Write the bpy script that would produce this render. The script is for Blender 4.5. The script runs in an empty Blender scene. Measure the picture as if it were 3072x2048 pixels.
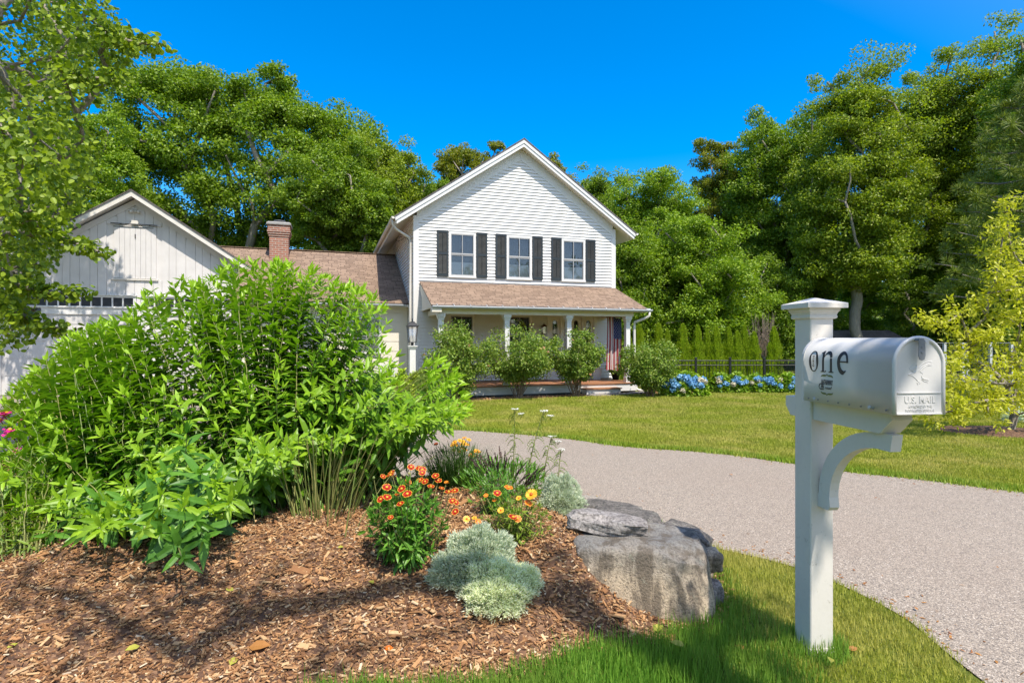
import bpy, math
import numpy as np
from mathutils import Vector
R = np.random.default_rng(7)
C = bpy.context.scene.collection
SC = bpy.context.scene
rad = math.radians
# ------------------------------------------------------------------ camera
cam = bpy.data.objects.new('camera', bpy.data.cameras.new('camera')); C.objects.link(cam)
cam.location = (0, 0, 1.36); cam.rotation_euler = (rad(90), 0, 0)
cam.data.sensor_width = 36; cam.data.lens = 36*1650/3072
cam.data.shift_y = -4/3072
cam.data.clip_end = 1500; cam.data.clip_start = .05
SC.camera = cam
# ------------------------------------------------------------------ light
SUN_E, SUN_A = 60.0, 28.0        # elevation; azimuth from -Y towards +X
w = bpy.data.worlds.new('World'); SC.world = w; w.use_nodes = True
nt = w.node_tree; nt.nodes.clear()
sky = nt.nodes.new('ShaderNodeTexSky'); sky.sky_type = 'NISHITA'; sky.sun_disc = False
sky.sun_elevation = rad(SUN_E); sky.sun_rotation = rad(180-SUN_A); sky.altitude = 0
sky.air_density = 1.0; sky.dust_density = .6; sky.ozone_density = 3.0
hsv = nt.nodes.new('ShaderNodeHueSaturation'); hsv.inputs['Saturation'].default_value = 1.42
hsv.inputs['Hue'].default_value = .503; hsv.inputs['Value'].default_value = 1.25
bg = nt.nodes.new('ShaderNodeBackground'); bg.inputs['Strength'].default_value = .135
wo = nt.nodes.new('ShaderNodeOutputWorld')
# the blue deepens away from the sun, as a clear sky does
tc_ = nt.nodes.new('ShaderNodeTexCoord'); dt = nt.nodes.new('ShaderNodeVectorMath'); dt.operation = 'DOT_PRODUCT'
dt.inputs[1].default_value = (math.cos(rad(SUN_E))*math.sin(rad(SUN_A)), -math.cos(rad(SUN_E))*math.cos(rad(SUN_A)), math.sin(rad(SUN_E)))
mr = nt.nodes.new('ShaderNodeMapRange'); mr.inputs['From Min'].default_value = 0.1; mr.inputs['From Max'].default_value = .8; mr.inputs['To Min'].default_value = 1.55; mr.inputs['To Max'].default_value = .85
nt.links.new(tc_.outputs['Generated'], dt.inputs[0]); nt.links.new(dt.outputs['Value'], mr.inputs['Value']); nt.links.new(mr.outputs[0], hsv.inputs['Saturation'])
nt.links.new(sky.outputs[0], hsv.inputs['Color']); nt.links.new(hsv.outputs[0], bg.inputs[0]); nt.links.new(bg.outputs[0], wo.inputs[0])
sl = bpy.data.lights.new('sun', 'SUN'); sl.energy = 4.1; sl.angle = rad(.55); sl.color = (1, .92, .80)
so = bpy.data.objects.new('sun', sl); C.objects.link(so)
SD = Vector((math.cos(rad(SUN_E))*math.sin(rad(SUN_A)), -math.cos(rad(SUN_E))*math.cos(rad(SUN_A)), math.sin(rad(SUN_E))))
so.rotation_euler = SD.to_track_quat('Z', 'Y').to_euler(); so.location = (10, -10, 30)
SC.view_settings.view_transform = 'Standard'; SC.view_settings.look = 'None'
SC.view_settings.exposure = .74; SC.view_settings.gamma = 1
SC.cycles.max_bounces = 8; SC.cycles.transparent_max_bounces = 12; SC.cycles.caustics_reflective = False
# ------------------------------------------------------------------ helpers
F, HZ, CZ = 1650., 1020., 1.36
def P(px, py, Y): return np.array([(px-1536)/F*Y, Y, CZ+(HZ-py)/F*Y])
def sm(t): t = np.clip(t, 0, 1); return t*t*(3-2*t)
def h0(x, y): return -.28*sm((np.asarray(y, float)-4)/10.)
BED = np.array([(-5.2,2.02),(-3,2.06),(-1,2.10),(-.1,2.16),(.12,2.28),(.34,2.43),(.62,2.46),(.78,2.58),(.98,2.62),(1.12,2.95),(1.2,3.35),
                (1.12,3.75),(.85,4.3),(.55,4.68),(0,4.95),(-.7,5.16),(-1.4,5.32),(-3,5.6),(-5.2,5.7),(-6.4,4.8),(-6.5,3)])
def inside(poly, x, y):
    x = np.asarray(x, float); y = np.asarray(y, float); r = np.zeros(x.shape, bool); n = len(poly)
    for i in range(n):
        x1, y1 = poly[i]; x2, y2 = poly[(i+1) % n]
        c = ((y1 > y) != (y2 > y)) & (x < (x2-x1)*(y-y1)/(y2-y1+1e-12)+x1)
        r ^= c
    return r
def pdist(poly, x, y, closed=True):
    x = np.asarray(x, float); y = np.asarray(y, float); d = np.full(x.shape, 1e9); n = len(poly)
    for i in range(n if closed else n-1):
        a = np.array(poly[i]); b = np.array(poly[(i+1) % n]); ab = b-a
        t = np.clip(((x-a[0])*ab[0]+(y-a[1])*ab[1])/(ab@ab), 0, 1)
        d = np.minimum(d, np.hypot(x-a[0]-t*ab[0], y-a[1]-t*ab[1]))
    return d
def wav(x, y): return .018*np.sin(x*5.1+y*2.3+1)+.014*np.sin(x*9.7-y*7.1)+.008*np.sin(x*21+y*17)
def hm(x, y):
    x = np.asarray(x, float); y = np.asarray(y, float)
    i = inside(BED, x, y); d = pdist(BED, x, y)
    return h0(x, y)+np.where(i, .27*sm(d/.95)+wav(x, y)*sm(d/.3)+.17*np.exp(-((x-.30)/.26)**2-((y-2.86)/.28)**2)*sm(d/.2), 0)
def G(px, py):
    ys = np.concatenate([np.linspace(1.2, 8, 900), np.linspace(8, 60, 1500)])
    X = (px-1536)/F*ys; zr = CZ+(HZ-py)/F*ys; k = np.argmax(zr < hm(X, ys))
    return np.array([X[k], ys[k], float(hm(X[k], ys[k]))])
class Geo:
    def __init__(s): s.v = []; s.n = 0; s.l = []; s.c = []; s.m = []; s.a = []
    def raw(s, V, faces, mat=0, age=0.5):
        V = np.asarray(V, float).reshape(-1, 3); s.v.append(V); s.a.append(np.broadcast_to(np.asarray(age, float), (len(V),)).copy())
        for f in faces: s.l.append(np.asarray(f, np.int64)+s.n); s.c.append(np.array([len(f)])); s.m.append(np.array([mat]))
        s.n += len(V)
    def arr(s, V, T, mat=0, age=.5):
        """V (m,n,3) instances, T list of template faces"""
        m, n, _ = V.shape; s.v.append(V.reshape(-1, 3)); age = np.asarray(age, float)
        s.a.append(np.repeat(age, n) if age.ndim else np.full(m*n, float(age)))
        off = (np.arange(m)*n+s.n)[:, None]
        for f in T:
            s.l.append((off+np.array(f)[None, :]).reshape(-1)); s.c.append(np.full(m, len(f))); s.m.append(np.full(m, mat))
        s.n += m*n
    def box(s, x0, x1, y0, y1, z0, z1, mat=0):
        V = [(x0,y0,z0),(x1,y0,z0),(x1,y1,z0),(x0,y1,z0),(x0,y0,z1),(x1,y0,z1),(x1,y1,z1),(x0,y1,z1)]
        s.raw(V, BOXF, mat)
    def prism(s, pts, axis, a, b, mat=0):
        """polygon pts (2-D) extruded along axis 'x','y','z' from a to b"""
        n = len(pts); V = []
        for q in (a, b):
            for (u, w_) in pts: V.append({'x': (q, u, w_), 'y': (u, q, w_), 'z': (u, w_, q)}[axis])
        s.raw(V, [tuple(range(n))[::-1], tuple(range(n, 2*n))]+[(i, (i+1) % n, n+(i+1) % n, n+i) for i in range(n)], mat)
    def tube(s, pts, r, k=6, mat=0, cap=True, age=.5):
        pts = np.asarray(pts, float); n = len(pts); r = np.broadcast_to(np.asarray(r, float), (n,))
        T = np.gradient(pts, axis=0); T /= np.linalg.norm(T, axis=1)[:, None]+1e-9
        ref = np.array([0, 0, 1.]) if abs(T[0][2]) < .9 else np.array([1., 0, 0])
        V = []; u = np.cross(ref, T[0]); u /= np.linalg.norm(u)
        ang = np.arange(k)*2*np.pi/k
        for i in range(n):
            u = u-T[i]*(u@T[i]); u /= np.linalg.norm(u)+1e-9; w_ = np.cross(T[i], u)
            V.append(pts[i]+r[i]*(np.cos(ang)[:, None]*u+np.sin(ang)[:, None]*w_))
        fs = [(i*k+j, i*k+(j+1) % k, (i+1)*k+(j+1) % k, (i+1)*k+j) for i in range(n-1) for j in range(k)]
        if cap: fs += [tuple(range(k))[::-1], tuple(range((n-1)*k, n*k))]
        s.raw(np.concatenate(V), fs, mat, age)
    def lathe(s, prof, k=20, mat=0, sq=False, c=(0, 0, 0)):
        """profile (r,z); sq=True makes a square section"""
        if sq: k = 4; ang = np.pi/4+np.arange(4)*np.pi/2; q = math.sqrt(2)
        else: ang = np.arange(k)*2*np.pi/k; q = 1
        V = [(c[0]+r*q*math.cos(a), c[1]+r*q*math.sin(a), c[2]+z) for r, z in prof for a in ang]; n = len(prof)
        s.raw(V, [(i*k+j, i*k+(j+1) % k, (i+1)*k+(j+1) % k, (i+1)*k+j) for i in range(n-1) for j in range(k)]+[tuple(range(k))[::-1], tuple(range((n-1)*k, n*k))], mat)
    def build(s, name, mats, parent=None, smooth=False, loc=None):
        me = bpy.data.meshes.new(name)
        V = np.concatenate(s.v); L = np.concatenate(s.l); Cn = np.concatenate(s.c); M = np.concatenate(s.m)
        me.vertices.add(len(V)); me.vertices.foreach_set('co', V.astype(np.float32).ravel())
        me.loops.add(len(L)); me.loops.foreach_set('vertex_index', L.astype(np.int32))
        me.polygons.add(len(Cn)); st = np.concatenate([[0], np.cumsum(Cn)[:-1]])
        me.polygons.foreach_set('loop_start', st.astype(np.int32)); me.polygons.foreach_set('loop_total', Cn.astype(np.int32))
        if not isinstance(mats, (list, tuple)): mats = [mats]
        for m in mats: me.materials.append(m)
        me.polygons.foreach_set('material_index', M.astype(np.int32))
        me.polygons.foreach_set('use_smooth', np.full(len(Cn), smooth))
        at = me.attributes.new('age', 'FLOAT', 'POINT'); at.data.foreach_set('value', np.concatenate(s.a).astype(np.float32))
        me.update(calc_edges=True); me.validate()
        o = bpy.data.objects.new(name, me); C.objects.link(o)
        if parent: o.parent = parent
        if loc is not None: o.location = loc
        return o
BOXF = [(0,3,2,1),(4,5,6,7),(0,1,5,4),(1,2,6,5),(2,3,7,6),(3,0,4,7)]
def tag(o, label=None, cat=None, group=None, kind=None):
    if label: o['label'] = label
    if cat: o['category'] = cat
    if group: o['group'] = group
    if kind: o['kind'] = kind
    return o
def empty(name, loc, rz=0, label=None, cat=None, group=None):
    o = bpy.data.objects.new(name, None); C.objects.link(o); o.location = tuple(loc); o.rotation_euler = (0, 0, rz); o.empty_display_size = .2
    return tag(o, label, cat, group)
def dup(root, loc, rz, sc=1., label=None, group=None):
    def cp(o, par):
        c = o.copy(); C.objects.link(c)
        if par: c.parent = par
        for ch in list(o.children): cp(ch, c)
        return c
    r = cp(root, None); r.location = tuple(loc); r.rotation_euler = (0, 0, rz); r.scale = (sc, sc, sc)
    if label: r['label'] = label
    if group: r['group'] = group
    return r
# leaf templates: (side, along, normal)
CARD_V = np.array([(0,0,0),(.5,.42,.10),(0,1,0),(-.5,.42,.10)]); CARD_F = [(0,1,2),(0,2,3)]
QUAD_F = [(0,1,2,3)]
LAN_V = np.array([(0,0,0),(-.42,.28,.07),(0,.28,0),(.42,.28,.07),(-.36,.62,.06),(0,.62,0),(.36,.62,.06),(0,1,0)])
LAN_F = [(0,2,1),(0,3,2),(1,2,5,4),(2,3,6,5),(4,5,7),(5,6,7)]
RND_V = np.array([(0,0,0),(.42,.12,.05),(.5,.45,.06),(.3,.8,.03),(0,1,0),(-.3,.8,.03),(-.5,.45,.06),(-.42,.12,.05)])
RND_F = [(0,1,2,3,4),(0,4,5,6,7)]
BLD_V = np.array([(-.5,0,0),(.5,0,0),(.36,.5,0),(-.36,.5,0),(0,1,0)]); BLD_F = [(0,1,2,3),(3,2,4)]
def nrm(a): return a/(np.linalg.norm(a, axis=-1, keepdims=True)+1e-9)
def rdir(n): return nrm(R.normal(size=(n, 3)))
def inst(g, V, Fc, O, D, N, L, W, bend=0., mat=0, age=.5):
    O = np.asarray(O, float); m = len(O); D = nrm(D); S = nrm(np.cross(D, N)); N = np.cross(S, D)
    L = np.broadcast_to(np.asarray(L, float), (m,)); W = np.broadcast_to(np.asarray(W, float), (m,)); bend = np.broadcast_to(np.asarray(bend, float), (m,))
    t = V[:, 1]
    X = O[:, None, :]+S[:, None, :]*(V[None, :, 0]*W[:, None])[..., None]+D[:, None, :]*(t[None, :]*L[:, None]*(1-.25*np.minimum(1, bend[:, None])*t**2))[..., None]\
        +N[:, None, :]*(V[None, :, 2]*W[:, None]-bend[:, None]*L[:, None]*t[None, :]**2*.6)[..., None]
    g.arr(X, Fc, mat, age)
# ------------------------------------------------------------------ materials
def mat(name, build):
    m = bpy.data.materials.new(name); m.use_nodes = True; t = m.node_tree; t.nodes.clear()
    out = t.nodes.new('ShaderNodeOutputMaterial')
    class N:
        def __call__(s, kind, **kw):
            n = t.nodes.new('ShaderNode'+kind)
            for k, v in kw.items():
                if k.startswith('_'): setattr(n, k[1:], v)
                else:
                    key = int(k[1:]) if (k[0] == 'i' and k[1:].isdigit()) else k.replace('_', ' ')
                    s.set(n.inputs[key], v)
            return n
        def set(s, sock, v):
            if isinstance(v, bpy.types.NodeSocket): t.links.new(v, sock)
            elif isinstance(v, bpy.types.Node): t.links.new(v.outputs[0], sock)
            else:
                if isinstance(v, (tuple, list)) and len(v) == 3 and sock.type == 'RGBA': v = (*v, 1)
                sock.default_value = v
        def ramp(s, fac, stops, interp='LINEAR'):
            n = t.nodes.new('ShaderNodeValToRGB'); s.set(n.inputs[0], fac); e = n.color_ramp.elements; n.color_ramp.interpolation = interp
            while len(e) > 1: e.remove(e[-1])
            e[0].position = stops[0][0]; e[0].color = (*stops[0][1], 1)
            for p, c in stops[1:]: x = e.new(p); x.color = (*c, 1)
            return n.outputs[0]
        def noise(s, scale, detail=3, vec=None, rough=.5, dist=0):
            n = s('TexNoise', Scale=scale, Detail=detail, Roughness=rough, Distortion=dist); s.set(n.inputs['Vector'], vec if vec is not None else s.co()); return n.outputs[0]
        def co(s): return s('TexCoord').outputs['Object']
        def mix(s, f, a, b, bt='MIX'):
            n = t.nodes.new('ShaderNodeMix'); n.data_type = 'RGBA'; n.blend_type = bt; s.set(n.inputs[0], f); s.set(n.inputs[6], a); s.set(n.inputs[7], b); return n.outputs[2]
        def math(s, op, a, b=0.): n = t.nodes.new('ShaderNodeMath'); n.operation = op; s.set(n.inputs[0], a); s.set(n.inputs[1], b); return n.outputs[0]
        def bump(s, h, st=.3, d=.01): n = s('Bump', Strength=st, Distance=d, Height=h); return n.outputs[0]
    n = N(); sh = build(n)
    t.links.new(sh.outputs[0] if isinstance(sh, bpy.types.Node) else sh, out.inputs[0])
    return m
def pb(n, col, rough=.6, **kw): return n('BsdfPrincipled', Base_Color=col, Roughness=rough, **kw)
def paint(name, col, var=.06, rough=.5, sc=3., dirt=.0):
    def f(n):
        a = n.noise(sc, 5); b = n.noise(sc*14, 3)
        c = n.mix(n.ramp(a, [(.35, (0,0,0)), (.7, (1,1,1))]), col, tuple(x*(1-var*1.6) for x in col))
        c = n.mix(n.math('MULTIPLY', n.ramp(b, [(.5, (0,0,0)), (.75, (1,1,1))]), .25), c, tuple(x*(1-var*3) for x in col))
        if dirt: c = n.mix(n.math('MULTIPLY', n.ramp(n.noise(sc*6, 6, rough=.75), [(.62, (0,0,0)), (.7, (1,1,1))]), dirt), c, (.22,.2,.16))
        return pb(n, c, rough, Normal=n.bump(b, .08, .004))
    return mat(name, f)
def leafm(name, a, b, y=None, tr=.4, rough=.45, spec=.35, tcol=None):
    """a,b: dark and light leaf colour, y: colour of young growth (attribute age -> 1)"""
    def f(n):
        isl = n('NewGeometry').outputs['Random Per Island']
        c = n.mix(isl, a, b)
        if y: c = n.mix(n('Attribute', _attribute_name='age').outputs['Fac'], c, y)
        p = pb(n, c, rough, Specular_IOR_Level=spec)
        tc = n.mix(1., c, tcol or (1.25, 1.35, .45), 'MULTIPLY')
        return n('MixShader', i0=tr, i1=p, i2=n('BsdfTranslucent', Color=tc))
    return mat(name, f)
M = {}
M['white'] = paint('white_paint', (.69,.68,.665), .03, .5)
M['white_old'] = paint('worn_white_paint', (.66,.625,.57), .06, .55, 4, .55)
M['garage_white'] = paint('garage_paint', (.64,.615,.60), .07, .6, 2.5, .25)
M['sashgrey'] = paint('grey_sash_paint', (.42,.42,.42), .05, .5)
M['cream'] = paint('cream_paint', (.72,.66,.56), .03, .5)
M['mailmetal'] = paint('white_enamelled_metal', (.60,.585,.57), .04, .32, 6)
M['greymetal'] = paint('galvanised_metal', (.50,.52,.55), .08, .4, 8)
M['pewter'] = paint('pewter_metal', (.22,.23,.25), .2, .4, 30)
M['black'] = paint('black_paint', (.014,.015,.017), .1, .4)
M['ink'] = paint('dark_vinyl', (.02,.022,.035), .1, .4)
M['olive'] = paint('olive_vinyl', (.12,.15,.03), .1, .4)
M['shutter'] = paint('charcoal_shutter_paint', (.022,.030,.036), .15, .45)
M['copper'] = paint('copper_lantern', (.08,.03,.02), .3, .4, 20)
M['lampglass'] = mat('lantern_glass', lambda n: n('MixShader', i0=.25, i1=n('BsdfTransparent', Color=(.93,.95,.95)), i2=n('BsdfGlossy', Color=(1,1,1), Roughness=.05)))
M['candle'] = paint('candle_sleeve', (.8,.78,.7), .02)
M['wire'] = M['black']
def _glass(n):
    fr = n('Fresnel', IOR=1.5).outputs[0]; f = n.math('ADD', n.math('MULTIPLY', fr, .8), .015)
    return n('MixShader', i0=f, i1=n('BsdfTransparent', Color=(.9,.92,.94)), i2=n('BsdfGlossy', Color=(1,1,1), Roughness=.02, Normal=n.bump(n.noise(2.5, 1), .06, .05)))
M['glass'] = mat('window_glass', _glass)
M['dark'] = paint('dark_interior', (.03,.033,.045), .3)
M['blind'] = paint('blind_slats', (.9,.91,.93), .03)
def _shingle(n, c1, c2, gap):
    co = n.co(); v = n('Mapping', Vector=co, Scale=(1,1.2,1)).outputs[0]
    b = n('TexBrick', Vector=v, Color1=c1, Color2=c2, Mortar=gap, Scale=1., Mortar_Size=.012, Mortar_Smooth=.3, Bias=0., Brick_Width=.30, Row_Height=.15)
    b.offset = .37; b.squash = .7; b.squash_frequency = 3
    st = n.noise(3.0, 5, n('Mapping', Vector=co, Scale=(1,.35,1)).outputs[0])
    c = n.mix(n.math('MULTIPLY', n.ramp(st, [(.4,(0,0,0)),(.7,(1,1,1))]), .35), b.outputs[0], tuple(x*.62 for x in c1))
    g = n.noise(160, 2); c = n.mix(n.math('MULTIPLY', g, .5), c, tuple(x*.6 for x in c2))
    return pb(n, c, .9, Normal=n.bump(n.math('SUBTRACT', n.math('MULTIPLY', g, .3), b.outputs['Fac']), .6, .012))
M['shingle'] = mat('brown_shingles', lambda n: _shingle(n, (.36,.25,.175), (.19,.125,.085), (.07,.045,.03)))
M['shingle_grey'] = mat('dark_grey_shingles', lambda n: _shingle(n, (.17,.145,.14), (.10,.085,.08), (.04,.04,.04)))
def _brick(n):
    sp = n('SeparateXYZ', Vector=n.co()); v = n('CombineXYZ', X=n.math('ADD', sp.outputs[0], sp.outputs[1]), Y=sp.outputs[2], Z=0.)
    b = n('TexBrick', Vector=v, Color1=(.33,.12,.075), Color2=(.17,.06,.04), Mortar=(.42,.38,.32), Scale=1., Mortar_Size=.009, Mortar_Smooth=.2, Bias=-.1, Brick_Width=.215, Row_Height=.075)
    c = n.mix(n.math('MULTIPLY', n.noise(25, 4), .6), b.outputs[0], (.38,.17,.11), 'MIX')
    c = n.mix(b.outputs['Fac'], c, (.42,.38,.32))
    return pb(n, c, .85, Normal=n.bump(n.math('SUBTRACT', 1., b.outputs['Fac']), .7, .01))
M['brick'] = mat('red_brick', _brick)
M['stonecap'] = paint('concrete_cap', (.30,.29,.27), .2, .8, 10)
def _deck(n):
    sp = n('SeparateXYZ', Vector=n.co()); a = n.math('FRACT', n.math('DIVIDE', sp.outputs[1], .14)); e = n.ramp(a, [(0,(0,0,0)),(.04,(1,1,1)),(.96,(1,1,1)),(1,(0,0,0))])
    g = n.noise(8, 5, n('Mapping', Vector=n.co(), Scale=(.3,6,1)).outputs[0])
    return pb(n, n.mix(e, (.03,.015,.01), n.mix(g, (.26,.105,.045), (.38,.19,.10))), .55)
M['deck'] = mat('stained_deck_boards', _deck)
def _asph(n):
    co = n.co(); a = n('TexVoronoi', Vector=co, Scale=170.).outputs['Color']; b = n.noise(260, 2, co); l = n.noise(.6, 5, co); l2 = n.noise(7, 4, co)
    v = n('SeparateColor', Color=a).outputs[0]
    c = n.ramp(v, [(0,(.12,.10,.085)),(.18,(.25,.205,.16)),(.6,(.39,.32,.25)),(.9,(.53,.44,.345)),(1,(.68,.60,.51))])
    c = n.mix(n.ramp(b, [(.40,(.75,.75,.75)),(.58,(0,0,0))]), c, (.10,.09,.085))
    c = n.mix(n.math('MULTIPLY', n.ramp(l, [(.38,(0,0,0)),(.68,(1,1,1))]), .28), c, (.26,.20,.155))
    c = n.mix(n.math('MULTIPLY', n.ramp(l2, [(.55,(0,0,0)),(.8,(1,1,1))]), .3), c, (.26,.205,.16))
    return pb(n, c, .95, Normal=n.bump(v, .55, .006))
M['asphalt'] = mat('speckled_asphalt', _asph)
def _turf(n):
    co = n.co(); a = n.noise(1.1, 5, co); b = n.noise(30, 4, co)
    c = n.ramp(b, [(.3,(.04,.06,.01)),(.7,(.17,.20,.035))])
    c = n.mix(n.math('MULTIPLY', n.ramp(a, [(.45,(0,0,0)),(.75,(1,1,1))]), .5), c, (.20,.19,.06))
    return pb(n, c, .95, Specular_IOR_Level=.1, Normal=n.bump(b, .8, .03))
M['turf'] = mat('turf_soil', _turf)
def _grass(n, a, b, dry, k=.5):
    isl = n('NewGeometry').outputs['Random Per Island']; c = n.mix(isl, a, b)
    co = n.co(); l = n.noise(.9, 5, co, .6); l2 = n.noise(3.5, 4, co)
    c = n.mix(n.math('MULTIPLY', n.ramp(l, [(.42,(0,0,0)),(.68,(1,1,1))]), k), c, dry)
    c = n.mix(n.math('MULTIPLY', n.ramp(l2, [(.5,(0,0,0)),(.75,(1,1,1))]), .35), c, tuple(x*.55 for x in a))
    c = n.mix(n('Attribute', _attribute_name='age').outputs['Fac'], c, (.13,.33,.015))
    return n('MixShader', i0=.35, i1=pb(n, c, .5, Specular_IOR_Level=.3), i2=n('BsdfTranslucent', Color=n.mix(1., c, (1.2,1.3,.5), 'MULTIPLY')))
M['lawn'] = mat('lawn_grass', lambda n: _grass(n, (.23,.28,.025), (.45,.47,.07), (.58,.49,.17), .75))
M['lush'] = mat('lush_grass', lambda n: _grass(n, (.09,.22,.02), (.22,.40,.05), (.36,.40,.09), .5))
def _mulch(n):
    co = n.co(); v = n('TexVoronoi', Vector=n('Mapping', Vector=co, Scale=(1,1.7,1)).outputs[0], Scale=60.).outputs['Color']; s_ = n('SeparateColor', Color=v).outputs[0]
    c = n.ramp(s_, [(0,(.035,.018,.010)),(.5,(.14,.07,.036)),(1,(.30,.17,.09))])
    return pb(n, n.mix(n.math('MULTIPLY', n.noise(3, 4, co), .5), c, (.10,.05,.028)), .95, Normal=n.bump(s_, .9, .02))
M['mulch'] = mat('bark_mulch', _mulch)
def _chip(n):
    isl = n('NewGeometry').outputs['Random Per Island']
    c = n.ramp(isl, [(0,(.07,.035,.018)),(.2,(.25,.12,.052)),(.55,(.45,.235,.10)),(.85,(.60,.38,.19)),(.96,(.70,.50,.29)),(1,(.78,.64,.46))])
    g = n.noise(90, 3, n('Mapping', Vector=n.co(), Scale=(1,1,1)).outputs[0])
    return pb(n, n.mix(n.math('MULTIPLY', g, .5), c, (.12,.06,.035)), .9, Specular_IOR_Level=.2)
M['chip'] = mat('wood_chips', _chip)
def _rock(n, a, b, dark, lich=.5, spots=.5):
    co = n.co(); l = n.noise(5, 8, co, .65); f = n.noise(60, 5, co, .7); st = n.noise(9, 6, n('Mapping', Vector=co, Scale=(1.6,1.6,.35)).outputs[0], .6, .4)
    c = n.mix(n.ramp(l, [(.35,(0,0,0)),(.65,(1,1,1))]), a, b)
    c = n.mix(n.math('MULTIPLY', n.ramp(st, [(.47,(0,0,0)),(.6,(1,1,1))]), spots), c, dark)
    c = n.mix(n.math('MULTIPLY', n.ramp(f, [(.38,(1,1,1)),(.56,(0,0,0))]), .75), c, tuple(x*.3 for x in dark))
    if lich: c = n.mix(n.math('MULTIPLY', n.ramp(n.noise(13, 7, co, .8), [(.58,(0,0,0)),(.62,(1,1,1))]), lich), c, (.38,.42,.30))
    return pb(n, c, .9, Normal=n.bump(n.math('ADD', f, n.math('MULTIPLY', l, 1.5)), .9, .012))
def _bl(n):
    co = n.co(); l = n.noise(3.2, 8, co, .62); f = n.noise(85, 5, co, .75); st = n.noise(6, 6, n('Mapping', Vector=co, Scale=(2.2,2.2,.4)).outputs[0], .6, .6); z = n('SeparateXYZ', Vector=co).outputs[2]
    low = n.math('SUBTRACT', n.math('MULTIPLY', n.math('SUBTRACT', .53, z), 3.6), n.math('MULTIPLY', l, .9))
    c = n.mix(n.ramp(low, [(0,(0,0,0)),(.6,(1,1,1))]), (.23,.22,.205), (.58,.46,.32))
    c = n.mix(n.math('MULTIPLY', n.ramp(st, [(.46,(0,0,0)),(.58,(1,1,1))]), .75), c, (.11,.085,.06))
    c = n.mix(n.math('MULTIPLY', n.ramp(f, [(.36,(1,1,1)),(.52,(0,0,0))]), .65), c, (.05,.045,.04))
    c = n.mix(n.math('MULTIPLY', n.ramp(n.noise(11, 7, co, .8), [(.60,(0,0,0)),(.64,(1,1,1))]), .35), c, (.40,.43,.33))
    return pb(n, c, .9, Normal=n.bump(n.math('ADD', f, n.math('MULTIPLY', l, 2.5)), 1., .014))
M['boulder'] = mat('granite_boulder', _bl)
M['oldboulder'] = mat('granite_boulder', lambda n: _rock(n, (.44,.345,.24), (.27,.24,.205), (.10,.085,.068), .3, .7))
M['slate'] = mat('dark_field_stone', lambda n: _rock(n, (.14,.125,.11), (.24,.215,.19), (.06,.055,.05), .25))
M['palestone'] = mat('pale_field_stone', lambda n: _rock(n, (.42,.38,.35), (.30,.28,.27), (.15,.13,.12), .05, .5))
M['curb'] = mat('pale_edging_stone', lambda n: _rock(n, (.42,.37,.31), (.33,.29,.24), (.2,.17,.14), 0, .3))
M['bark'] = mat('grey_bark', lambda n: pb(n, n.mix(n.noise(5, 6, n('Mapping', Vector=n.co(), Scale=(3,3,.8)).outputs[0], .7), (.12,.10,.08), (.42,.37,.31)), .95, Normal=n.bump(n.noise(14, 5, n('Mapping', Vector=n.co(), Scale=(3,3,.5)).outputs[0]), .8, .05)))
M['stem'] = mat('green_stems', lambda n: pb(n, n.mix(n('NewGeometry').outputs['Random Per Island'], (.13,.19,.04), (.26,.24,.08)), .6))
M['woodstem'] = mat('woody_stems', lambda n: pb(n, n.mix(n('NewGeometry').outputs['Random Per Island'], (.16,.10,.065), (.27,.19,.12)), .8))
M['oak'] = leafm('oak_leaves', (.085,.17,.012), (.28,.385,.026), tr=.38)
M['oak_dark'] = leafm('dark_leaves', (.09,.175,.016), (.25,.345,.028), tr=.4)
M['oak_yellow'] = leafm('yellow_green_leaves', (.11,.18,.014), (.35,.42,.03), tr=.38)
M['oak_bright'] = leafm('bright_leaves', (.10,.20,.014), (.33,.45,.03), tr=.38)
M['autumn'] = leafm('rusty_green_leaves', (.12,.17,.014), (.30,.29,.03), tr=.42)
M['linden'] = leafm('linden_leaves', (.09,.16,.012), (.33,.43,.03), tr=.38)
M['pine'] = leafm('pine_needles', (.09,.14,.018), (.27,.32,.055), tr=.25)
M['arbor'] = leafm('arborvitae_foliage', (.17,.28,.012), (.46,.56,.04), tr=.3)
M['rose'] = leafm('rose_leaves', (.09,.18,.02), (.28,.39,.055), y=(.34,.30,.08), tr=.3)
M['hyd'] = leafm('hydrangea_leaves', (.12,.25,.02), (.36,.48,.05), tr=.35)
M['bush'] = leafm('shrub_leaves', (.055,.155,.010), (.155,.315,.022), y=(.30,.48,.026), tr=.34, rough=.4)
M['bush2'] = leafm('deep_green_leaves', (.035,.12,.018), (.10,.25,.035), y=(.13,.30,.035), tr=.3, rough=.38)
M['fine'] = leafm('fine_yellow_green_leaves', (.10,.20,.015), (.24,.36,.03), tr=.4)
M['core'] = leafm('coreopsis_leaves', (.06,.18,.02), (.17,.36,.04), tr=.32, rough=.38)
M['core2'] = leafm('light_coreopsis_leaves', (.12,.20,.018), (.26,.36,.04), tr=.35)
M['silver'] = leafm('silver_foliage', (.80,.82,.56), (.95,.96,.78), tr=.45, rough=.8, spec=.1, tcol=(.9,1,.8))
M['silver_dark'] = leafm('grey_green_foliage', (.52,.58,.42), (.76,.80,.64), tr=.4, rough=.8, spec=.1, tcol=(.9,1,.8))
M['salvia'] = leafm('faded_flower_spikes', (.05,.028,.035), (.13,.075,.08), tr=.1)
M['grassy'] = leafm('grassy_leaves', (.03,.08,.012), (.09,.17,.03), tr=.3)
M['young'] = leafm('young_tree_leaves', (.22,.30,.02), (.46,.52,.035), y=(.60,.55,.05), tr=.42)
M['yarrow'] = paint('yarrow_white', (.72,.72,.64), .05)
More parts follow.
